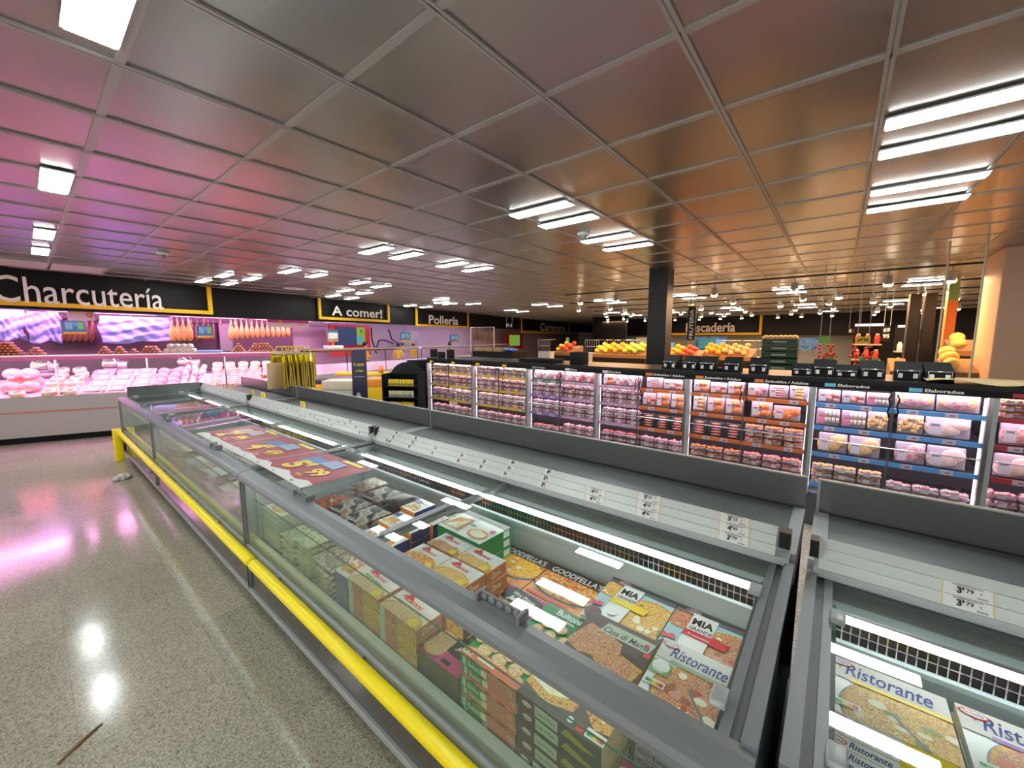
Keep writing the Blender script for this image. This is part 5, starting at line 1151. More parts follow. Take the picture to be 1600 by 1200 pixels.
mb.add(vs, [(2 * i, 2 * i + 2, 2 * i + 3, 2 * i + 1) for i in range(N)], mat('tan_paper', (.5, .38, .2), .7), True); o = mb.build('paper_sheet', None, (.62, 5.15, ZT + .005)); o.modifiers.new('thickness', 'SOLIDIFY').thickness = .003
tag(o, 'tan paper sheet lying on the cabinet tops at the right edge', 'paper')
# black end shelving and frames left of the cabinets
mb = MB(); mb.prism([(YC - .2, 0), (YC + .6, 0), (YC + .6, 1.5), (YC - .2, 1.5)], -6.62, -6.30, M_blackm); tag(mb.build('black_end_panel', None), 'tall black end block left of the meat cabinets', 'panel')
# ------------------------------------------------------------------ between the freezers and the counters
# paper bag stand
bx, by, _z = at(462, 560, 'y', 2.75)
vd = Vector((bx, by, 0)).normalized(); sd = Vector((vd.y, -vd.x, 0))      # away from the freezers, and along the bundle
t = thing('bag_stand', 'metal stand pole carrying a bundle of yellow paper bags', 'stand', (bx + sd.x * .21, by + sd.y * .21, 0)); MB().lathe([(.001, 0), (.2, 0), (.2, .02), (.02, .03), (.018, 1.70), (.001, 1.71)], M_steel, 16).build('pole', t)
rb_ = math.atan2(sd.y, sd.x); MB().box(-.50, .02, -.01, .01, 1.69, 1.71, M_steel).build('hook_bar', t, None, rb_)
M_kraft = mat('kraft_yellow', (.50, .34, .04), .6); M_kraft2 = mat('kraft_pale', (.75, .55, .32), .6)
def paper_bag(c, first):
    w_, h_ = .34, .40; t = thing('paper_bag', 'x', 'paper bag'); mb = MB()
    mb.prism([(-.012, 0), (.012, 0), (.006, h_), (-.006, h_)], -w_ / 2, w_ / 2, c)
    if first: mb.text('a comer', (.11, .0165, .17), (-1, 0, 0), (0, 0, 1), .06, M_red, .03)
    mb.build('bag_body', t); MB().tube([(-.09, 0, h_ - .01), (-.07, 0, h_ + .10), (.07, 0, h_ + .10), (.09, 0, h_ - .01)], .01, M_yellow, 6).build('bag_handle', t); return t
av = math.atan2(vd.y, vd.x)
o = paper_bag(M_kraft2, True); q = Vector((bx, by, 0)) - sd * .26; o.location = (q.x, q.y, 1.15); o.rotation_euler = (0, 0, av - .95); tag(o, 'pale paper carrier bag with red print at the left end of the bundle', 'paper bag', 'paper carrier bags on the stand')
P_bag = Proto(paper_bag(M_kraft, False))
for k in range(13):
    q = Vector((bx, by, 0)) + sd * (-.19 + .033 * k); P_bag.put((q.x, q.y, 1.145 + .012 * (k % 3)), (rp.uniform(-.05, .05), 0, av + .22 + rp.uniform(-.08, .08)), lab(f'yellow paper carrier bag hanging in the bundle, {ORD[k]} from left'), 'paper carrier bags on the stand')
for k in range(5):
    q = Vector((bx, by, 0)) + sd * (-.2 + .085 * k) + vd * .12; P_bag.put((q.x, q.y, 1.30), (0, 0, av - 1.1), lab(f'yellow paper bag in the upper row behind, {ORD[k]} from left'), 'paper carrier bags in the upper row')
# standing banner, cream chest, yellow chests
def stand_at(px, pyfoot, z=0.0): return at(px, pyfoot, 'z', z)
# chests are seen over the freezer panels; placed about two metres behind them
def chest(px0, px1, ytop, dist_y, ztop, label, body, top, name='chest_freezer', cat='freezer', depth=.7):
    a = at(px0, ytop, 'z', ztop); b = at(px1, ytop, 'z', ztop)
    return a, b
C_ych = mat('chest_yellow', (.88, .55, .01), .4); C_ych2 = mat('chest_orange', (.85, .32, .03), .4); C_crm = mat('chest_cream', (.62, .6, .42), .45); C_mint = mat('chest_mint', (.42, .5, .42), .45); C_navy = mat('banner_navy', (.035, .03, .08), .45)
def block(name, label, cat, px0, px1, pyt, ztop, body, band, bandh=.12, depth=.5, sgn=None, group=None):
    a = at(px0, pyt, 'z', ztop); b = at(px1, pyt, 'z', ztop); u = Vector((b.x - a.x, b.y - a.y, 0)); L = u.length; rz = math.atan2(u.y, u.x)
    t = thing(name, label, cat, (a.x, a.y, 0), rz, group)
    MB().bevbox(0, L, 0, depth, .05, ztop - bandh, body, .02).build('cabinet_body', t); MB().bevbox(-.01, L + .01, -.01, depth + .01, ztop - bandh, ztop, band, .015).build('lid', t); MB().box(.05, L - .05, .05, depth - .05, 0, .05, M_blackm).build('base', t)
    return t, L
t, L = block('chest_freezer', 'cream and mint chest freezer left of the dark standing banner', 'chest freezer', 503, 549, 595, .92, C_mint, C_crm, .22)
t, L = block('chest_freezer', 'yellow chest freezer right of the dark standing banner', 'chest freezer', 572, 605, 592, .95, C_ych, C_ych2, .2)
t, L = block('display_bin', 'wide yellow topped display bin behind the cream chest', 'display bin', 524, 604, 582, .98, mat('bin_lilac', (.45, .36, .5), .4), C_yl, .09, .3)
t, L = block('display_bin', 'yellow display bin with navy rim right of the cheese counter', 'display bin', 463, 501, 594, .9, C_ych, C_navy, .1, .4)
MB().text('Ensaladas', (L * .35, -.014, .83), (1, 0, 0), (0, 0, 1), .04, C_yl, .02).build('lettering', t)
# banner
a = at(548, 546, 'z', 1.72); b = at(571, 546, 'z', 1.72); u = Vector((b.x - a.x, b.y - a.y, 0)); s_ = 6.9 / math.hypot(a.x, a.y); 
a = Vector((a.x * s_, a.y * s_, 0)); b = Vector((b.x * s_, b.y * s_, 0)); u = b - a; L = u.length; rz = math.atan2(u.y, u.x)
zt = CH - (546 - 527) / F_PX * 6.9 * .95
t = thing('standing_banner', 'narrow dark navy banner with food picture and yellow words', 'banner', (a.x, a.y, 0), rz)
mb = MB(); mb.bevbox(0, L, 0, .03, .45, zt, C_navy, .004); d = Decal(mb, (0, -.001, .45), (1, 0, 0), (0, 0, 1), L, zt - .45); 
d.text('A comer', .12, .80, .06, C_yl, .03, w=L * .76); d.text('...y listo', .2, .72, .05, C_yl, .03, w=L * .6); d.text('comida preparada', .15, .66, .02, C_wh, .01, w=L * .7); d.circ(.45, .14, L * .42, F_bread, 24, ry=.22); d.circ(.4, .38, L * .2, mat('print_fork', (.6, .6, .6), .4), 16, ry=.12); d.circ(.5, .12, L * .35, F_gold, 20, ry=.17); mb.build('banner_panel', t)
MB().cyl((L / 2, .015, 0), (L / 2, .015, .45), .02, M_black).build('foot_pole', t); MB().box(0, L, -.12, .15, 0, .02, M_black).build('foot', t)
# orange cup on the bin
p = at(589, 583, 'z', .98); tag(MB().lathe([(.001, 0), (.07, 0), (.05, .18), (.001, .18)], C_or, 16).build('orange_cup', None, (p.x - .1, p.y + .2, .98)), 'orange cone shaped cup standing on the yellow bin', 'cup')
# black rack of yellow packets
RX, RY, _z = at(625, 600, 'y', 4.35)
t = thing('black_shelf_rack', 'low black shelf rack with rows of small yellow packets', 'shelf rack', (RX, RY, 0), math.radians(30))
mb = MB(); mb.box(-.36, -.33, 0, .35, 0, 1.27, M_blackm); mb.box(.33, .36, 0, .35, 0, 1.30, M_blackm); mb.box(-.36, .36, .32, .35, 0, 1.25, M_blackm); mb.lathe([(.001, -.015), (.36, -.015), (.36, .015), (.001, .015)], M_blackm, 24, (0, .335, 1.12), 'y'); mb.build('frame', t)
for z in (1.05, .84, .63, .42): MB().box(-.33, .33, 0, .32, z - .02, z, M_blackm).build('shelf', t)
tm = Matrix.Translation((RX, RY, 0)) @ Matrix.Rotation(math.radians(30), 4, 'Z')
def g_pk(c1, c2):
    t = thing('yellow_packet', 'x', 'packet'); MB().bevbox(-.022, .022, 0, .05, 0, .12, c1, .004).build('packet', t); MB().box(-.02, .02, -.002, 0, .02, .05, c2).build('packet_print', t); return Proto(t)
pk = [g_pk(C_yl, C_gd), g_pk(C_cream, C_gd)]
for r_, z in enumerate((1.05, .84, .63)):
    for k in range(9): pk[0 if r_ != 1 else 1].put(tm @ Vector((-.22 + .055 * k, .02, z)), (0, 0, math.radians(30)), lab(f'small {"yellow" if r_ != 1 else "pale"} packet, {ORD[k]} from left on the rack {["top", "middle", "lower"][r_]} shelf'), 'packets on the black rack')
# ------------------------------------------------------------------ pillars
struct(MB().box(-2.98, -2.62, 7.9, 8.26, 0, ZC, M_black).build('trim_5')); 
struct(MB().bevbox(1.80, 2.9, 9.3, 10.3, 0, ZC, mat('tan_column', (.68, .47, .33), .6), .02).build('trim_6'))
# camera domes on the ceiling
def dome(x, y, label):
    t = thing('ceiling_camera', label, 'security camera', (x, y, ZC - .012), 0, 'white ceiling camera domes'); MB().lathe([(.001, 0), (.085, 0), (.085, -.025), (.06, -.04), (.001, -.041)], M_white, 20).build('mount', t); MB().blob((0, 0, -.055), (.045, .045, .04), mat('dome_smoke', (.25, .25, .25), .1), 2).build('dome', t)
dome(-2.61, 4.63, 'white ceiling camera dome left of the black pillar'); dome(-8.285, 1.51, 'white ceiling camera dome above the Charcutería sign end')
tag(MB().lathe([(.001, 0), (.28, 0), (.28, -.012), (.001, -.013)], M_white, 28).build('ceiling_vent', None, tuple(at(461, 451, 'z', ZC - .013))), 'round white ceiling vent before the A comer sign', 'vent')
# pale ceiling panels by the sign
for k, (y0, y1) in enumerate([(-1.0, .42), (.46, 1.15)]): struct(MB().box(-11.9, -10.9, y0, y1, ZC - .03, ZC - .015, mat('pale_panel', (.62, .56, .54), .6)).build('ceiling'))

# ------------------------------------------------------------------ track spotlights in the far hall
M_spot = emis('spot_warm', (1.0, .82, .55), 40.0)
def spot():
    t = thing('track_spotlight', 'x', 'spotlight'); MB().cyl((0, 0, 0), (0, 0, -.12), .012, M_greyl, 8).build('stem', t); MB().cyl((0, .0, -.1), (0, -.03, -.28), .06, M_greyl, 12, r2=.075).build('housing', t)
    MB().cyl((0, -.0301, -.2801), (0, -.0315, -.29), .055, M_spot, 12).build('bulb', t); return Proto(t)
sp_ = spot(); tracks = []
for j, y in enumerate((10.5, 13.3, 15.5, 18.0, 21.0, 24.0)):
    x0, x1 = [(-6.5, 2.6), (-8, 3.6), (-8.5, 4.5), (-9.5, 5.5), (-11, 6.5), (-12, 7)][j]
    tag(MB().box(x0, x1, y - .02, y + .02, ZC - .08, ZC - .045, M_black).box(x0, x0 + .02, y - .01, y + .01, ZC - .045, ZC - .011, M_black).box(x1 - .02, x1, y - .01, y + .01, ZC - .045, ZC - .011, M_black).build('lamp_track', None), lab(f'black ceiling lamp track, {ORD[j]} from the camera'), 'lamp track', 'black lamp tracks')
    n_ = int((x1 - x0) / 1.25)
    area('track_light', ((x0 + x1) / 2, y, ZC - .32), (0, 0, 0), x1 - x0, .12, 300, (1.0, .5, .2))
    for i in range(n_): sp_.put((x0 + .6 + i * 1.25 + rp.uniform(-.3, .3), y, ZC - .08), (rp.uniform(-.1, .1), rp.uniform(-.2, .2), rp.uniform(-1, 1)), lab(f'warm spotlight on the {ORD[j]} ceiling track, {ORD[i]} from left'), 'warm track spotlights')
# ------------------------------------------------------------------ fruit hall beyond the cabinets
m_org = mat('orange_fruit', (.9, .35, .02), .45); m_lem = mat('lemon_fruit', (.9, .7, .05), .45); m_grn = mat('green_fruit', (.45, .6, .08), .45); m_redf = mat('red_fruit', (.7, .06, .04), .4); m_mel = mat('melon_fruit', (.8, .6, .15), .5); m_pch = mat('peach_fruit', (.9, .45, .2), .5)
def fruit(name, cat, mm, r):
    t = thing(name, 'x', cat); MB().blob((0, 0, r), (r, r, r * .92), mm, 2).build('flesh', t); MB().cyl((0, 0, r * 1.8), (0, 0, r * 2.0), r * .1, C_lg, 5).build('stalk', t); return Proto(t)
FR = {'orange': fruit('orange', 'orange', m_org, .075), 'lemon': fruit('lemon', 'lemon', m_lem, .07), 'apple': fruit('green_apple', 'apple', m_grn, .075), 'tomato': fruit('tomato', 'tomato', m_redf, .07), 'melon': fruit('melon', 'melon', m_mel, .11), 'peach': fruit('peach', 'peach', m_pch, .07)}
M_wood = mat('display_wood', (.2, .11, .045), .6)
def stand(px0, px1, y, z, label, kinds, rows=4, group=None):
    a = at(px0, 545, 'y', y).x; b = at(px1, 545, 'y', y).x
    t = thing('fruit_stand', label, 'fruit stand', (a, y, 0), 0, 'fruit stands'); MB().box(0, b - a, 0, .8, 0, z - .35, M_blackm).build('stand_base', t)
    MB().prism([(0, z - .35), (.8, z - .35), (.8, z - .05), (0, z - .25)], 0, b - a, M_wood).build('sloping_deck', t)
    step = .15 if kinds[0] != 'melon' else .24; n_ = int((b - a - .1) / step); seg = max(1, n_ // len(kinds)); 
    for i in range(n_):
        kd = kinds[min(i // seg, len(kinds) - 1)]
        for r_ in range(rows):
            yy = .08 + r_ * .17; zz = z - .25 + .2 * yy / .8 + .01 + (.06 if (i + r_) % 2 else 0)
            FR[kd].put((a + .1 + step * i, y + yy, zz), (0, 0, rp.uniform(0, 6)), lab(f'{kd}, {ORD[i] if i < 20 else "farther"} from left, {["front", "second", "third", "back"][r_]} row of {label.split(" with")[0]}'), f'fruit on the {label.split(" with")[0]}')
stand(866, 892, 11.0, 1.72, 'small stand with lemons and tomatoes', ['lemon', 'tomato'])
stand(926, 1008, 11.0, 1.70, 'long stand with lemons, oranges and apples', ['lemon', 'orange', 'apple'])
stand(1042, 1090, 10.6, 1.66, 'stand right of pillar with tomatoes', ['orange', 'tomato'])
stand(1096, 1175, 11.6, 1.70, 'orange stand with oranges and peaches', ['orange', 'peach'])
stand(1395, 1425, 9.8, 1.60, 'corner stand with lemons', ['lemon', 'tomato'])
stand(1478, 1546, 9.8, 1.62, 'right stand with large oranges', ['melon', 'orange'])
# white wire baskets beyond the fruit
def basket(px, y, k):
    x = at(px, 540, 'y', y).x; mb = MB()
    for i in range(7): mb.cyl((-.3 + .1 * i, 0, 0), (-.3 + .1 * i, 0, .5), .008, M_chrome, 5)
    for z in (0, .25, .5): mb.cyl((-.3, 0, z), (.3, 0, z), .01, M_chrome, 5)
    for z in (.0, .5): mb.cyl((-.3, 0, z), (-.3, .4, z), .01, M_chrome, 5); mb.cyl((.3, 0, z), (.3, .4, z), .01, M_chrome, 5)
    t = thing('wire_cart', lab(f'chrome wire cart standing behind the fruit, {ORD[k]} from left'), 'cart', (x, y, 0), 0, 'wire carts behind the fruit'); mb.build('wire_basket', t, (0, 0, 1.35)); MB().box(-.3, .3, 0, .4, 0, 1.35, M_greyl).build('cart_body', t)
for k, px in enumerate((850, 925, 957, 989, 1145, 1180)): basket(px, 14.0, k)
# fish counter back wall features
def far_panel(name, label, cat, px0, px1, py0, py1, y, mm, depth=.1, group=None):
    a = at(px0, py0, 'y', y); b = at(px1, py1, 'y', y); o = MB().box(a.x, b.x, y, y + depth, b.z, a.z, mm).build(name); tag(o, label, cat, group); return o, a, b
far_panel('wall_panel', 'blue tiled wall panel with screen beyond the fish counter', 'wall panel', 1085, 1136, 526, 549, 27.5, food('blue_tiles', [(.03, .12, .4), (.1, .3, .6), (.02, .08, .3)], 3))
far_panel('wall_panel', 'blue tiled wall panel right of the green crates', 'wall panel', 1250, 1280, 528, 548, 27.5, MATS['blue_tiles'])
far_panel('wall_screen', 'green and blue screen on the far blue panel', 'screen', 1092, 1118, 529, 545, 27.3, emis('screen_teal', (.02, .3, .3), .4)); far_panel('wall_screen', 'bright pale blue screen on the far blue panel', 'screen', 1119, 1129, 530, 546, 27.3, emis('screen_light', (.3, .6, .9), .4)); far_panel('wall_screen', 'small blue screen beside the pillar on far wall', 'screen', 1040, 1052, 535, 545, 24, emis('screen_light', (.3, .6, .9), .4))
far_panel('wall_panel', 'pale lit doorway panel left of the pillar', 'wall panel', 994, 1013, 527, 552, 27, mat('pale_door', (.6, .65, .66), .5)); far_panel('wall_panel', 'blue-grey door leaf left of the pale doorway', 'door', 981, 992, 529, 552, 26.9, mat('blue_grey_door', (.08, .14, .2), .5))
struct(MB().box(at(925, 540, 'y', 24).x, at(977, 540, 'y', 24).x, 24, 24.2, 0, ZC, M_blackm).build('trim_7'))
# goods left of the fruit: table with cartons and a blue sheet
a = at(738, 552, 'y', 7.2); b = at(800, 552, 'y', 7.2)
tag(MB().box(a.x, b.x, 7.2, 7.8, 0, 1.60, M_blackm).build('side_table', None), 'dark table behind the cabinets carrying brown cartons', 'table')
for k in range(3): tag(MB().bevbox(0, .28, 0, .3, 0, .10, mat('carton_brown', (.35, .2, .09), .7), .008).build('brown_carton', None, (a.x + .05 + .3 * k, 7.25, 1.6)), f'brown carton on the dark table behind the cabinets, {ORD[k]} from left', 'carton', 'brown cartons on the table')
mb = MB(); r_ = random.Random(4)
for q in range(7): mb.blob((r_.uniform(-.2, .2), r_.uniform(-.1, .1), .05), (.12, .08, .05), mat('blue_film', (.15, .3, .75), .35), 2, .15, rnd=r_)
tag(mb.build('blue_film_heap', None, (b.x - .3, 7.5, 1.60)), 'heap of crumpled blue film right of the brown cartons', 'film')
for k in range(5): p = at(742 + 6 * k, 530, 'y', 8.6); dp.put((p.x, 8.6, 2.22), (0, .1, k), f'dark cured ham hanging above the brown cartons, {ORD[k]} from left', 'hams above the brown cartons', .52)
tag(MB().cyl((at(736, 530, 'y', 8.6).x, 8.6, 2.24), (at(772, 530, 'y', 8.6).x, 8.6, 2.24), .012, M_chrome).cyl((at(736, 530, 'y', 8.6).x, 8.6, 0), (at(736, 530, 'y', 8.6).x, 8.6, 2.24), .015, M_chrome).cyl((at(772, 530, 'y', 8.6).x, 8.6, 0), (at(772, 530, 'y', 8.6).x, 8.6, 2.24), .015, M_chrome).build('ham_rack', None), 'steel rack of hanging dark hams behind the cabinets', 'rack')
# green crate stack
for k in range(5):
    a = at(1191, 530, 'y', 9.5); b = at(1247, 530, 'y', 9.5); z = 1.28 + k * .13
    t = thing('green_crate', lab(f'dark green plastic crate, {ORD[k]} from bottom of the stack'), 'crate', ((a.x + b.x) / 2, 9.5, z), 0, 'stacked dark green crates'); w_ = (b.x - a.x) / 2
    mb = MB(); mc = mat('crate_green', (.012, .06, .025), .45); mb.box(-w_, w_, 0, .4, 0, .012, mc); mb.box(-w_, w_, 0, .012, 0, .118, mc); mb.box(-w_, w_, .388, .4, 0, .118, mc); mb.box(-w_, -w_ + .012, .012, .388, 0, .118, mc); mb.box(w_ - .012, w_, .012, .388, 0, .118, mc); mb.build('crate_body', t)
    MB().box(-.12, .12, -.006, 0, .05, .075, mat('crate_tag', (.45, .5, .4), .5)).build('crate_label', t)
tag(MB().box((at(1191, 530, 'y', 9.5).x), (at(1247, 530, 'y', 9.5).x), 9.5, 9.9, 0, 1.278, M_blackm).build('crate_table', None), 'black table under the green crates', 'table')
for k in range(7): FR['peach'].put((at(1197 + 7.5 * k, 530, 'y', 9.7).x, 9.7, 1.28 + 4 * .13 + .06), (0, 0, k), lab(f'peach in the topmost green crate, {ORD[k]} from left'), 'fruit in the top crate')
# hanging vertical sign, exit signs
def hang_text(name, label, px0, px1, py0, py1, y, bg, words, frame=None, cat='sign'):
    a = at(px0, py0, 'y', y); b = at(px1, py1, 'y', y); L = b.x - a.x; H = a.z - b.z
    t = thing(name, label, cat, (a.x, y, b.z)); mb = MB(); mb.box(0, L, 0, .04, 0, H, bg); mb.build('board', t)
    for (s_, x, z, h_, mm, w_) in words: MB().text(s_, (x * L, -.004, z * H), (1, 0, 0), (0, 0, 1), h_ * H, mm, .02, w=w_ * L if w_ else None).build('lettering', t)
    for x in (.1, .9): MB().cyl((x * L, .02, H), (x * L, .02, ZC - b.z - .01), .006, M_greyl, 5).build('hanging_wire', t)
    return t, L, H
t, L, H = hang_text('hanging_sign', 'narrow vertical black hanging sign before the Pescadería sign', 1076, 1085, 477, 534, 10, M_black, []); mb = MB(); 
mb.box(0, L, -.005, 0, 0, .03, M_sign); mb.box(0, L, -.005, 0, H - .03, H, M_sign); mb.build('sign_frame', t)
MB().text('FRUTERIA', (L * .75, -.006, H * .08), (0, 0, 1), (-1, 0, 0), L * .5, M_gold, .02, w=H * .8).build('lettering', t)
hang_text('hanging_sign', 'yellow price sign hanging over the red flowers', 1338, 1359, 526, 537, 9.5, C_yl, [("69'90", .12, .3, .45, M_ink, .75)])
hang_text('hanging_sign', 'green hanging sign right of the blue tiled panel', 1280, 1297, 526, 537, 9.5, mat('sign_green', (.2, .5, .08), .5), [])
hang_text('exit_sign', 'small white edged exit sign on the far right wall', 1325, 1345, 513, 521, 20, M_blackm, [('E - S', .1, .2, .6, C_wh, .8)])
hang_text('exit_sign', 'small exit sign on the fascia left of Carnicería', 790, 801, 504, 513, 16.5, M_blackm, [('F-i', .1, .2, .6, C_wh, .8)])
hang_text('hanging_sign', 'small black price sign before the far shelves', 1380, 1390, 509, 533, 14, M_black, [('69', .1, .6, .25, M_gold, .8), ('95', .1, .2, .25, M_gold, .8)])
# red flower pots
for i, (px, py) in enumerate(((1289, 552), (1349, 552))):
    x = at(px, py, 'y', 8.5).x; t = thing('red_flower_pot', ['left', 'right'][i] + ' pot of red flowers standing behind the black cartons', 'flower pot', (x, 8.5, 1.3)); MB().lathe([(.001, 0), (.09, 0), (.12, .2), (.001, .2)], M_wood, 14).build('pot', t)
    r_ = random.Random(i); mb = MB()
    for q in range(26): mb.blob((r_.uniform(-.16, .16), r_.uniform(-.12, .12), r_.uniform(.2, .52)), (.03, .03, .03), m_redf, 1)
    mb.build('flowers', t); mb = MB()
    for q in range(12): mb.blob((r_.uniform(-.16, .16), r_.uniform(-.12, .12), r_.uniform(.15, .35)), (.05, .012, .03), C_lg, 1)
    mb.build('leaves', t); tag(MB().box(x - .3, x + .3, 8.3, 8.7, 0, 1.298, M_blackm).build('plant_table', None), ['left', 'right'][i] + ' black table carrying red flowers', 'table')
# far right shelving and orange column
x0 = at(1475, 520, 'y', 13).x; x1 = at(1491, 520, 'y', 13).x
t = thing('promotion_column', 'orange column panel with a fruit picture near right edge', 'display panel', (x0, 13, 0)); mb = MB(); mb.box(0, x1 - x0, 0, .3, 0, 2.75, mat('column_orange', (.85, .22, .03), .5)); mb.build('panel', t); mb = MB(); d = Decal(mb, (0, -.001, .9), (1, 0, 0), (0, 0, 1), x1 - x0, 1.8); d.circ(1.0, .25, .36, C_cream, 30); d.circ(1.0, .25, .32, m_org, 30); mb.build('fruit_picture', t); MB().box(0, x1 - x0, 0, .3, 2.75, ZC - .02, C_lg).build('green_top', t)
for i, px in enumerate((1428, 1452)):
    a = at(px - 9, 500, 'y', 12.5).x; b = at(px + 9, 500, 'y', 12.5).x; struct(MB().box(a, b, 12.5, 12.9, 0, 2.9, M_black).build(f'trim_{8 + i}'))
for i, (xa, ya) in enumerate(((1470, 8.2), (1527, 8.0))): 
    x = at(xa, 500, 'y', ya).x; tag(MB().cyl((0, 0, 0), (0, 0, ZC - .02), .012, mat('pole_cream', (.7, .6, .4), .4), 8).build('thin_pole', None, (x, ya, 0)), ['left', 'right'][i] + ' thin cream pole rising to the ceiling near right edge', 'pole')
def far_shelf(px0, px1, y, label, mm, zs=(1.1, 1.45, 1.8), kind='bottle'):
    a = at(px0, 540, 'y', y).x; b = at(px1, 540, 'y', y).x
    t = thing('wall_shelf', label, 'shelf', (a, y, 0), 0, 'far shelving units'); MB().box(0, b - a, .5, .55, 0, 2.25, M_blackm).build('back', t)
    for z in zs: MB().box(0, b - a, 0, .5, z - .03, z, M_greyl).build('shelf_board', t)
    MB().box(0, b - a, .0, .05, 2.2, 2.25, emis('shelf_light', (1, .92, .8), 1.2)).build('shelf_light', t)
    tt = thing('jar', 'x', 'jar'); MB().lathe([(.001, 0), (.05, 0), (.05, .16), (.03, .2), (.001, .2)], mm, 10).build('glass_body', tt); MB().lathe([(.001, .2), (.032, .2), (.032, .23), (.001, .23)], C_wh, 10).build('cap', tt); pr_ = Proto(tt)
    n_ = min(18, int((b - a) / .14))
    for s_, z in enumerate(zs):
        for i in range(n_): pr_.put((a + .08 + (b - a - .16) * i / max(1, n_ - 1), y + .15, z), (0, 0, 0), lab(f'jar, {ORD[i]} from left, {["lower", "middle", "upper"][s_]} board of {label.split(" right")[0]}'), f'jars on the {label.split(" right")[0]}')
far_shelf(1333, 1378, 12, 'red stocked wall shelf right of flowers', m_redf); far_shelf(1400, 1416, 14, 'pale stocked wall shelf', C_wh, (1.2, 1.6))
stand(1486, 1556, 11.2, 1.95, 'upper right stand with round melons', ['melon'], 2)

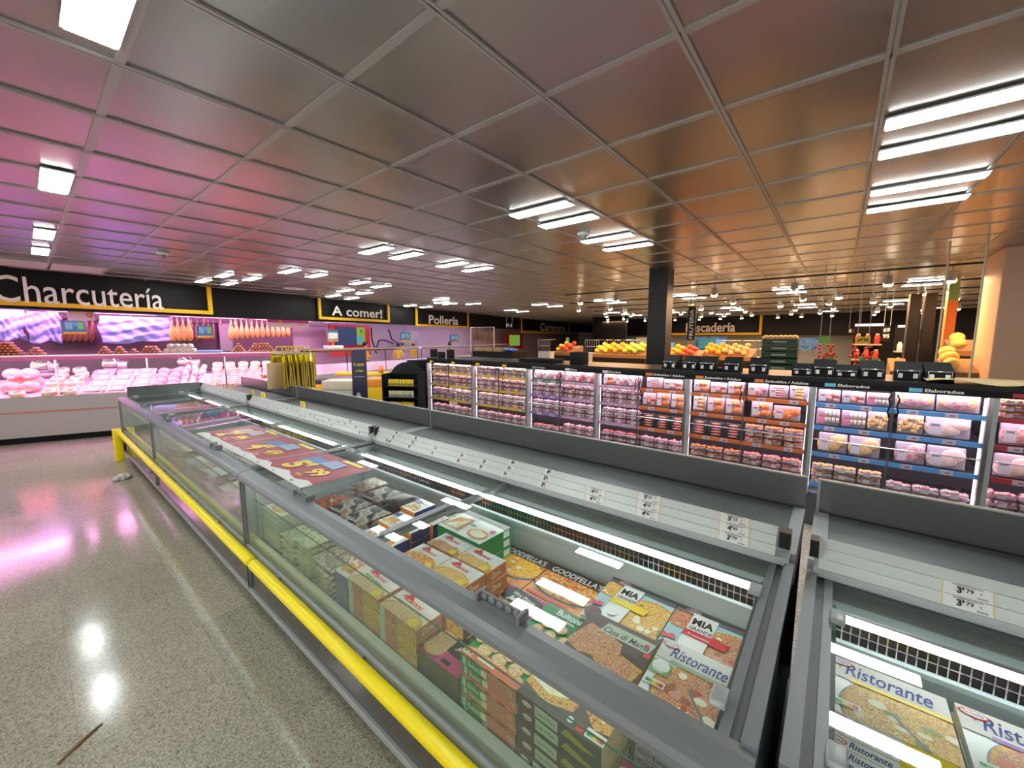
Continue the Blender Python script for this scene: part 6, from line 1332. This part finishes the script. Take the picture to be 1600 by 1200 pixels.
# ------------------------------------------------------------------ people behind the counters
def person(label, px, py_head, dist_line, face=0.0, hair=(.015, .01, .008), cap=False, height=1.7, lean=0.0):
    p = at_line(px, py_head, *dist_line); x, y = p.x, p.y; H = height
    t = thing('person', label, 'person', (x, y, 0), face, 'workers behind the service counters')
    sk = mat('skin', (.62, .36, .26), .5); sh = mat('yellow_shirt', (.85, .55, .03), .7); tr_ = mat('dark_trousers', (.03, .03, .04), .8); hr = mat('hair_dark' if hair[0] < .1 else 'hair_red', hair, .6)
    # one connected body grown from a skeleton
    J = {'pel': (0, 0, .95), 'wst': (0, 0, 1.1), 'chs': (0, .01, 1.3), 'nk0': (0, 0, 1.42), 'nk': (0, -.01, 1.50), 'hd': (0, -.02, 1.60), 'top': (0, -.01, 1.68)}
    for s_, sg in (('l', -1), ('r', 1)):
        J.update({'hip' + s_: (.09 * sg, 0, .9), 'kn' + s_: (.1 * sg, -.01, .5), 'an' + s_: (.1 * sg, .02, .09), 'to' + s_: (.11 * sg, -.14, .04), 'sh' + s_: (.17 * sg, .01, 1.38), 'el' + s_: (.24 * sg, -.02, 1.12), 'wr' + s_: (.18 * sg, -.24, 1.08), 'pm' + s_: (.17 * sg, -.30, 1.08)})
        for f_ in range(4): J[f'f{f_}{s_}'] = (.17 * sg + (.033 - .022 * f_), -.375 + .006 * abs(f_ - 1), 1.06); J[f'g{f_}{s_}'] = (.17 * sg + (.028 - .019 * f_), -.345, 1.078)
        J['th' + s_] = ((.17 - .045) * sg, -.32, 1.07)
    Rr = {'pel': .13, 'wst': .115, 'chs': .135, 'nk0': .07, 'nk': .052, 'hd': .088, 'top': .07}
    E_ = [('pel', 'wst'), ('wst', 'chs'), ('chs', 'nk0'), ('nk0', 'nk'), ('nk', 'hd'), ('hd', 'top')]
    for s_ in 'lr':
        Rr.update({'hip' + s_: .085, 'kn' + s_: .055, 'an' + s_: .038, 'to' + s_: .034, 'sh' + s_: .055, 'el' + s_: .042, 'wr' + s_: .028, 'pm' + s_: .034, 'th' + s_: .009})
        E_ += [('pel', 'hip' + s_), ('hip' + s_, 'kn' + s_), ('kn' + s_, 'an' + s_), ('an' + s_, 'to' + s_), ('chs', 'sh' + s_), ('sh' + s_, 'el' + s_), ('el' + s_, 'wr' + s_), ('wr' + s_, 'pm' + s_), ('pm' + s_, 'th' + s_)]
        for f_ in range(4): Rr[f'f{f_}{s_}'] = .0085; Rr[f'g{f_}{s_}'] = .009; E_ += [('pm' + s_, f'g{f_}{s_}'), (f'g{f_}{s_}', f'f{f_}{s_}')]
    names = list(J); sc = H / 1.7
    me = bpy.data.meshes.new('body'); me.from_pydata([Vector(J[k]) * sc for k in names], [(names.index(a), names.index(b)) for a, b in E_], [])
    o = bpy.data.objects.new('body', me); COL.objects.link(o)
    md = o.modifiers.new('skin', 'SKIN'); md.use_smooth_shade = True
    for i, k in enumerate(names): me.skin_vertices[0].data[i].radius = (Rr[k] * sc, Rr[k] * sc * (.8 if k in ('chs', 'pel', 'wst') else 1)); me.skin_vertices[0].data[i].use_root = (k == 'pel')
    o.modifiers.new('sub', 'SUBSURF').levels = 2; o.modifiers['sub'].render_levels = 2
    dg = bpy.context.evaluated_depsgraph_get(); nm = bpy.data.meshes.new_from_object(o.evaluated_get(dg)); bpy.data.objects.remove(o)
    for q in (sk, sh, tr_): nm.materials.append(q)
    for f_ in nm.polygons:
        c = f_.center / sc; f_.use_smooth = True
        f_.material_index = 2 if c.z < .98 and abs(c.x) < .2 and c.y > -.2 else (1 if c.z < 1.47 and c.y > -.12 and not (c.z > 1.44 and abs(c.x) < .05) else 0)
    b_ = bpy.data.objects.new('body', nm); COL.objects.link(b_); b_.parent = t
    mb = MB(); mb.blob((0, .015 * sc, 1.635 * sc), (.098 * sc, .108 * sc, .095 * sc), hr, 3, .02)
    if hair[0] > .1: mb.blob((0, .07 * sc, 1.53 * sc), (.08 * sc, .05 * sc, .1 * sc), hr, 2)
    if cap: mb.lathe([(.001, 1.70), (.09, 1.69), (.105, 1.65), (.104, 1.63), (.001, 1.63)], M_black, 16, (0, 0, 0)); 
    mb.build('hair', t)
    mb = MB()
    for q in (-.032, .032): mb.blob((q * sc, -.105 * sc, 1.615 * sc), (.011, .007, .007), mat('eye_dark', (.03, .02, .02), .3), 1)
    mb.build('eyes', t); MB().blob((0, -.115 * sc, 1.59 * sc), (.013, .02, .022), sk, 2).build('nose', t); MB().blob((0, -.102 * sc, 1.555 * sc), (.026, .01, .007), mat('lip', (.5, .15, .13), .5), 1).build('mouth', t)
    for q in (-1, 1): MB().blob((.092 * sc * q, -.01, 1.6 * sc), (.012, .02, .03), sk, 1).build('ear', t)
    return t
LN = ((W(4, -.95, 0).x, W(4, -.95, 0).y), (W(14, -.95, 0).x, W(14, -.95, 0).y))
fz = ang - math.pi / 2 + math.pi / 2
person('person in yellow shirt with dark hair turned sideways before the large screen', 571, 540, LN, ang + 1.2, height=1.74)
person('person with dark hair and yellow shirt left of the red haired worker', 622, 543, LN, ang - .9, height=1.62)
person('person with red-brown hair in yellow shirt facing the aisle', 646, 543, LN, ang, hair=(.14, .03, .015), height=1.62)
person('person in yellow shirt and dark cap behind black pots', 703, 545, LN, ang, cap=True, height=1.6)
import re as _re
print('LONG LABELS', len(LONG), sorted(set(x.rsplit(',', 1)[0] for x in LONG)))
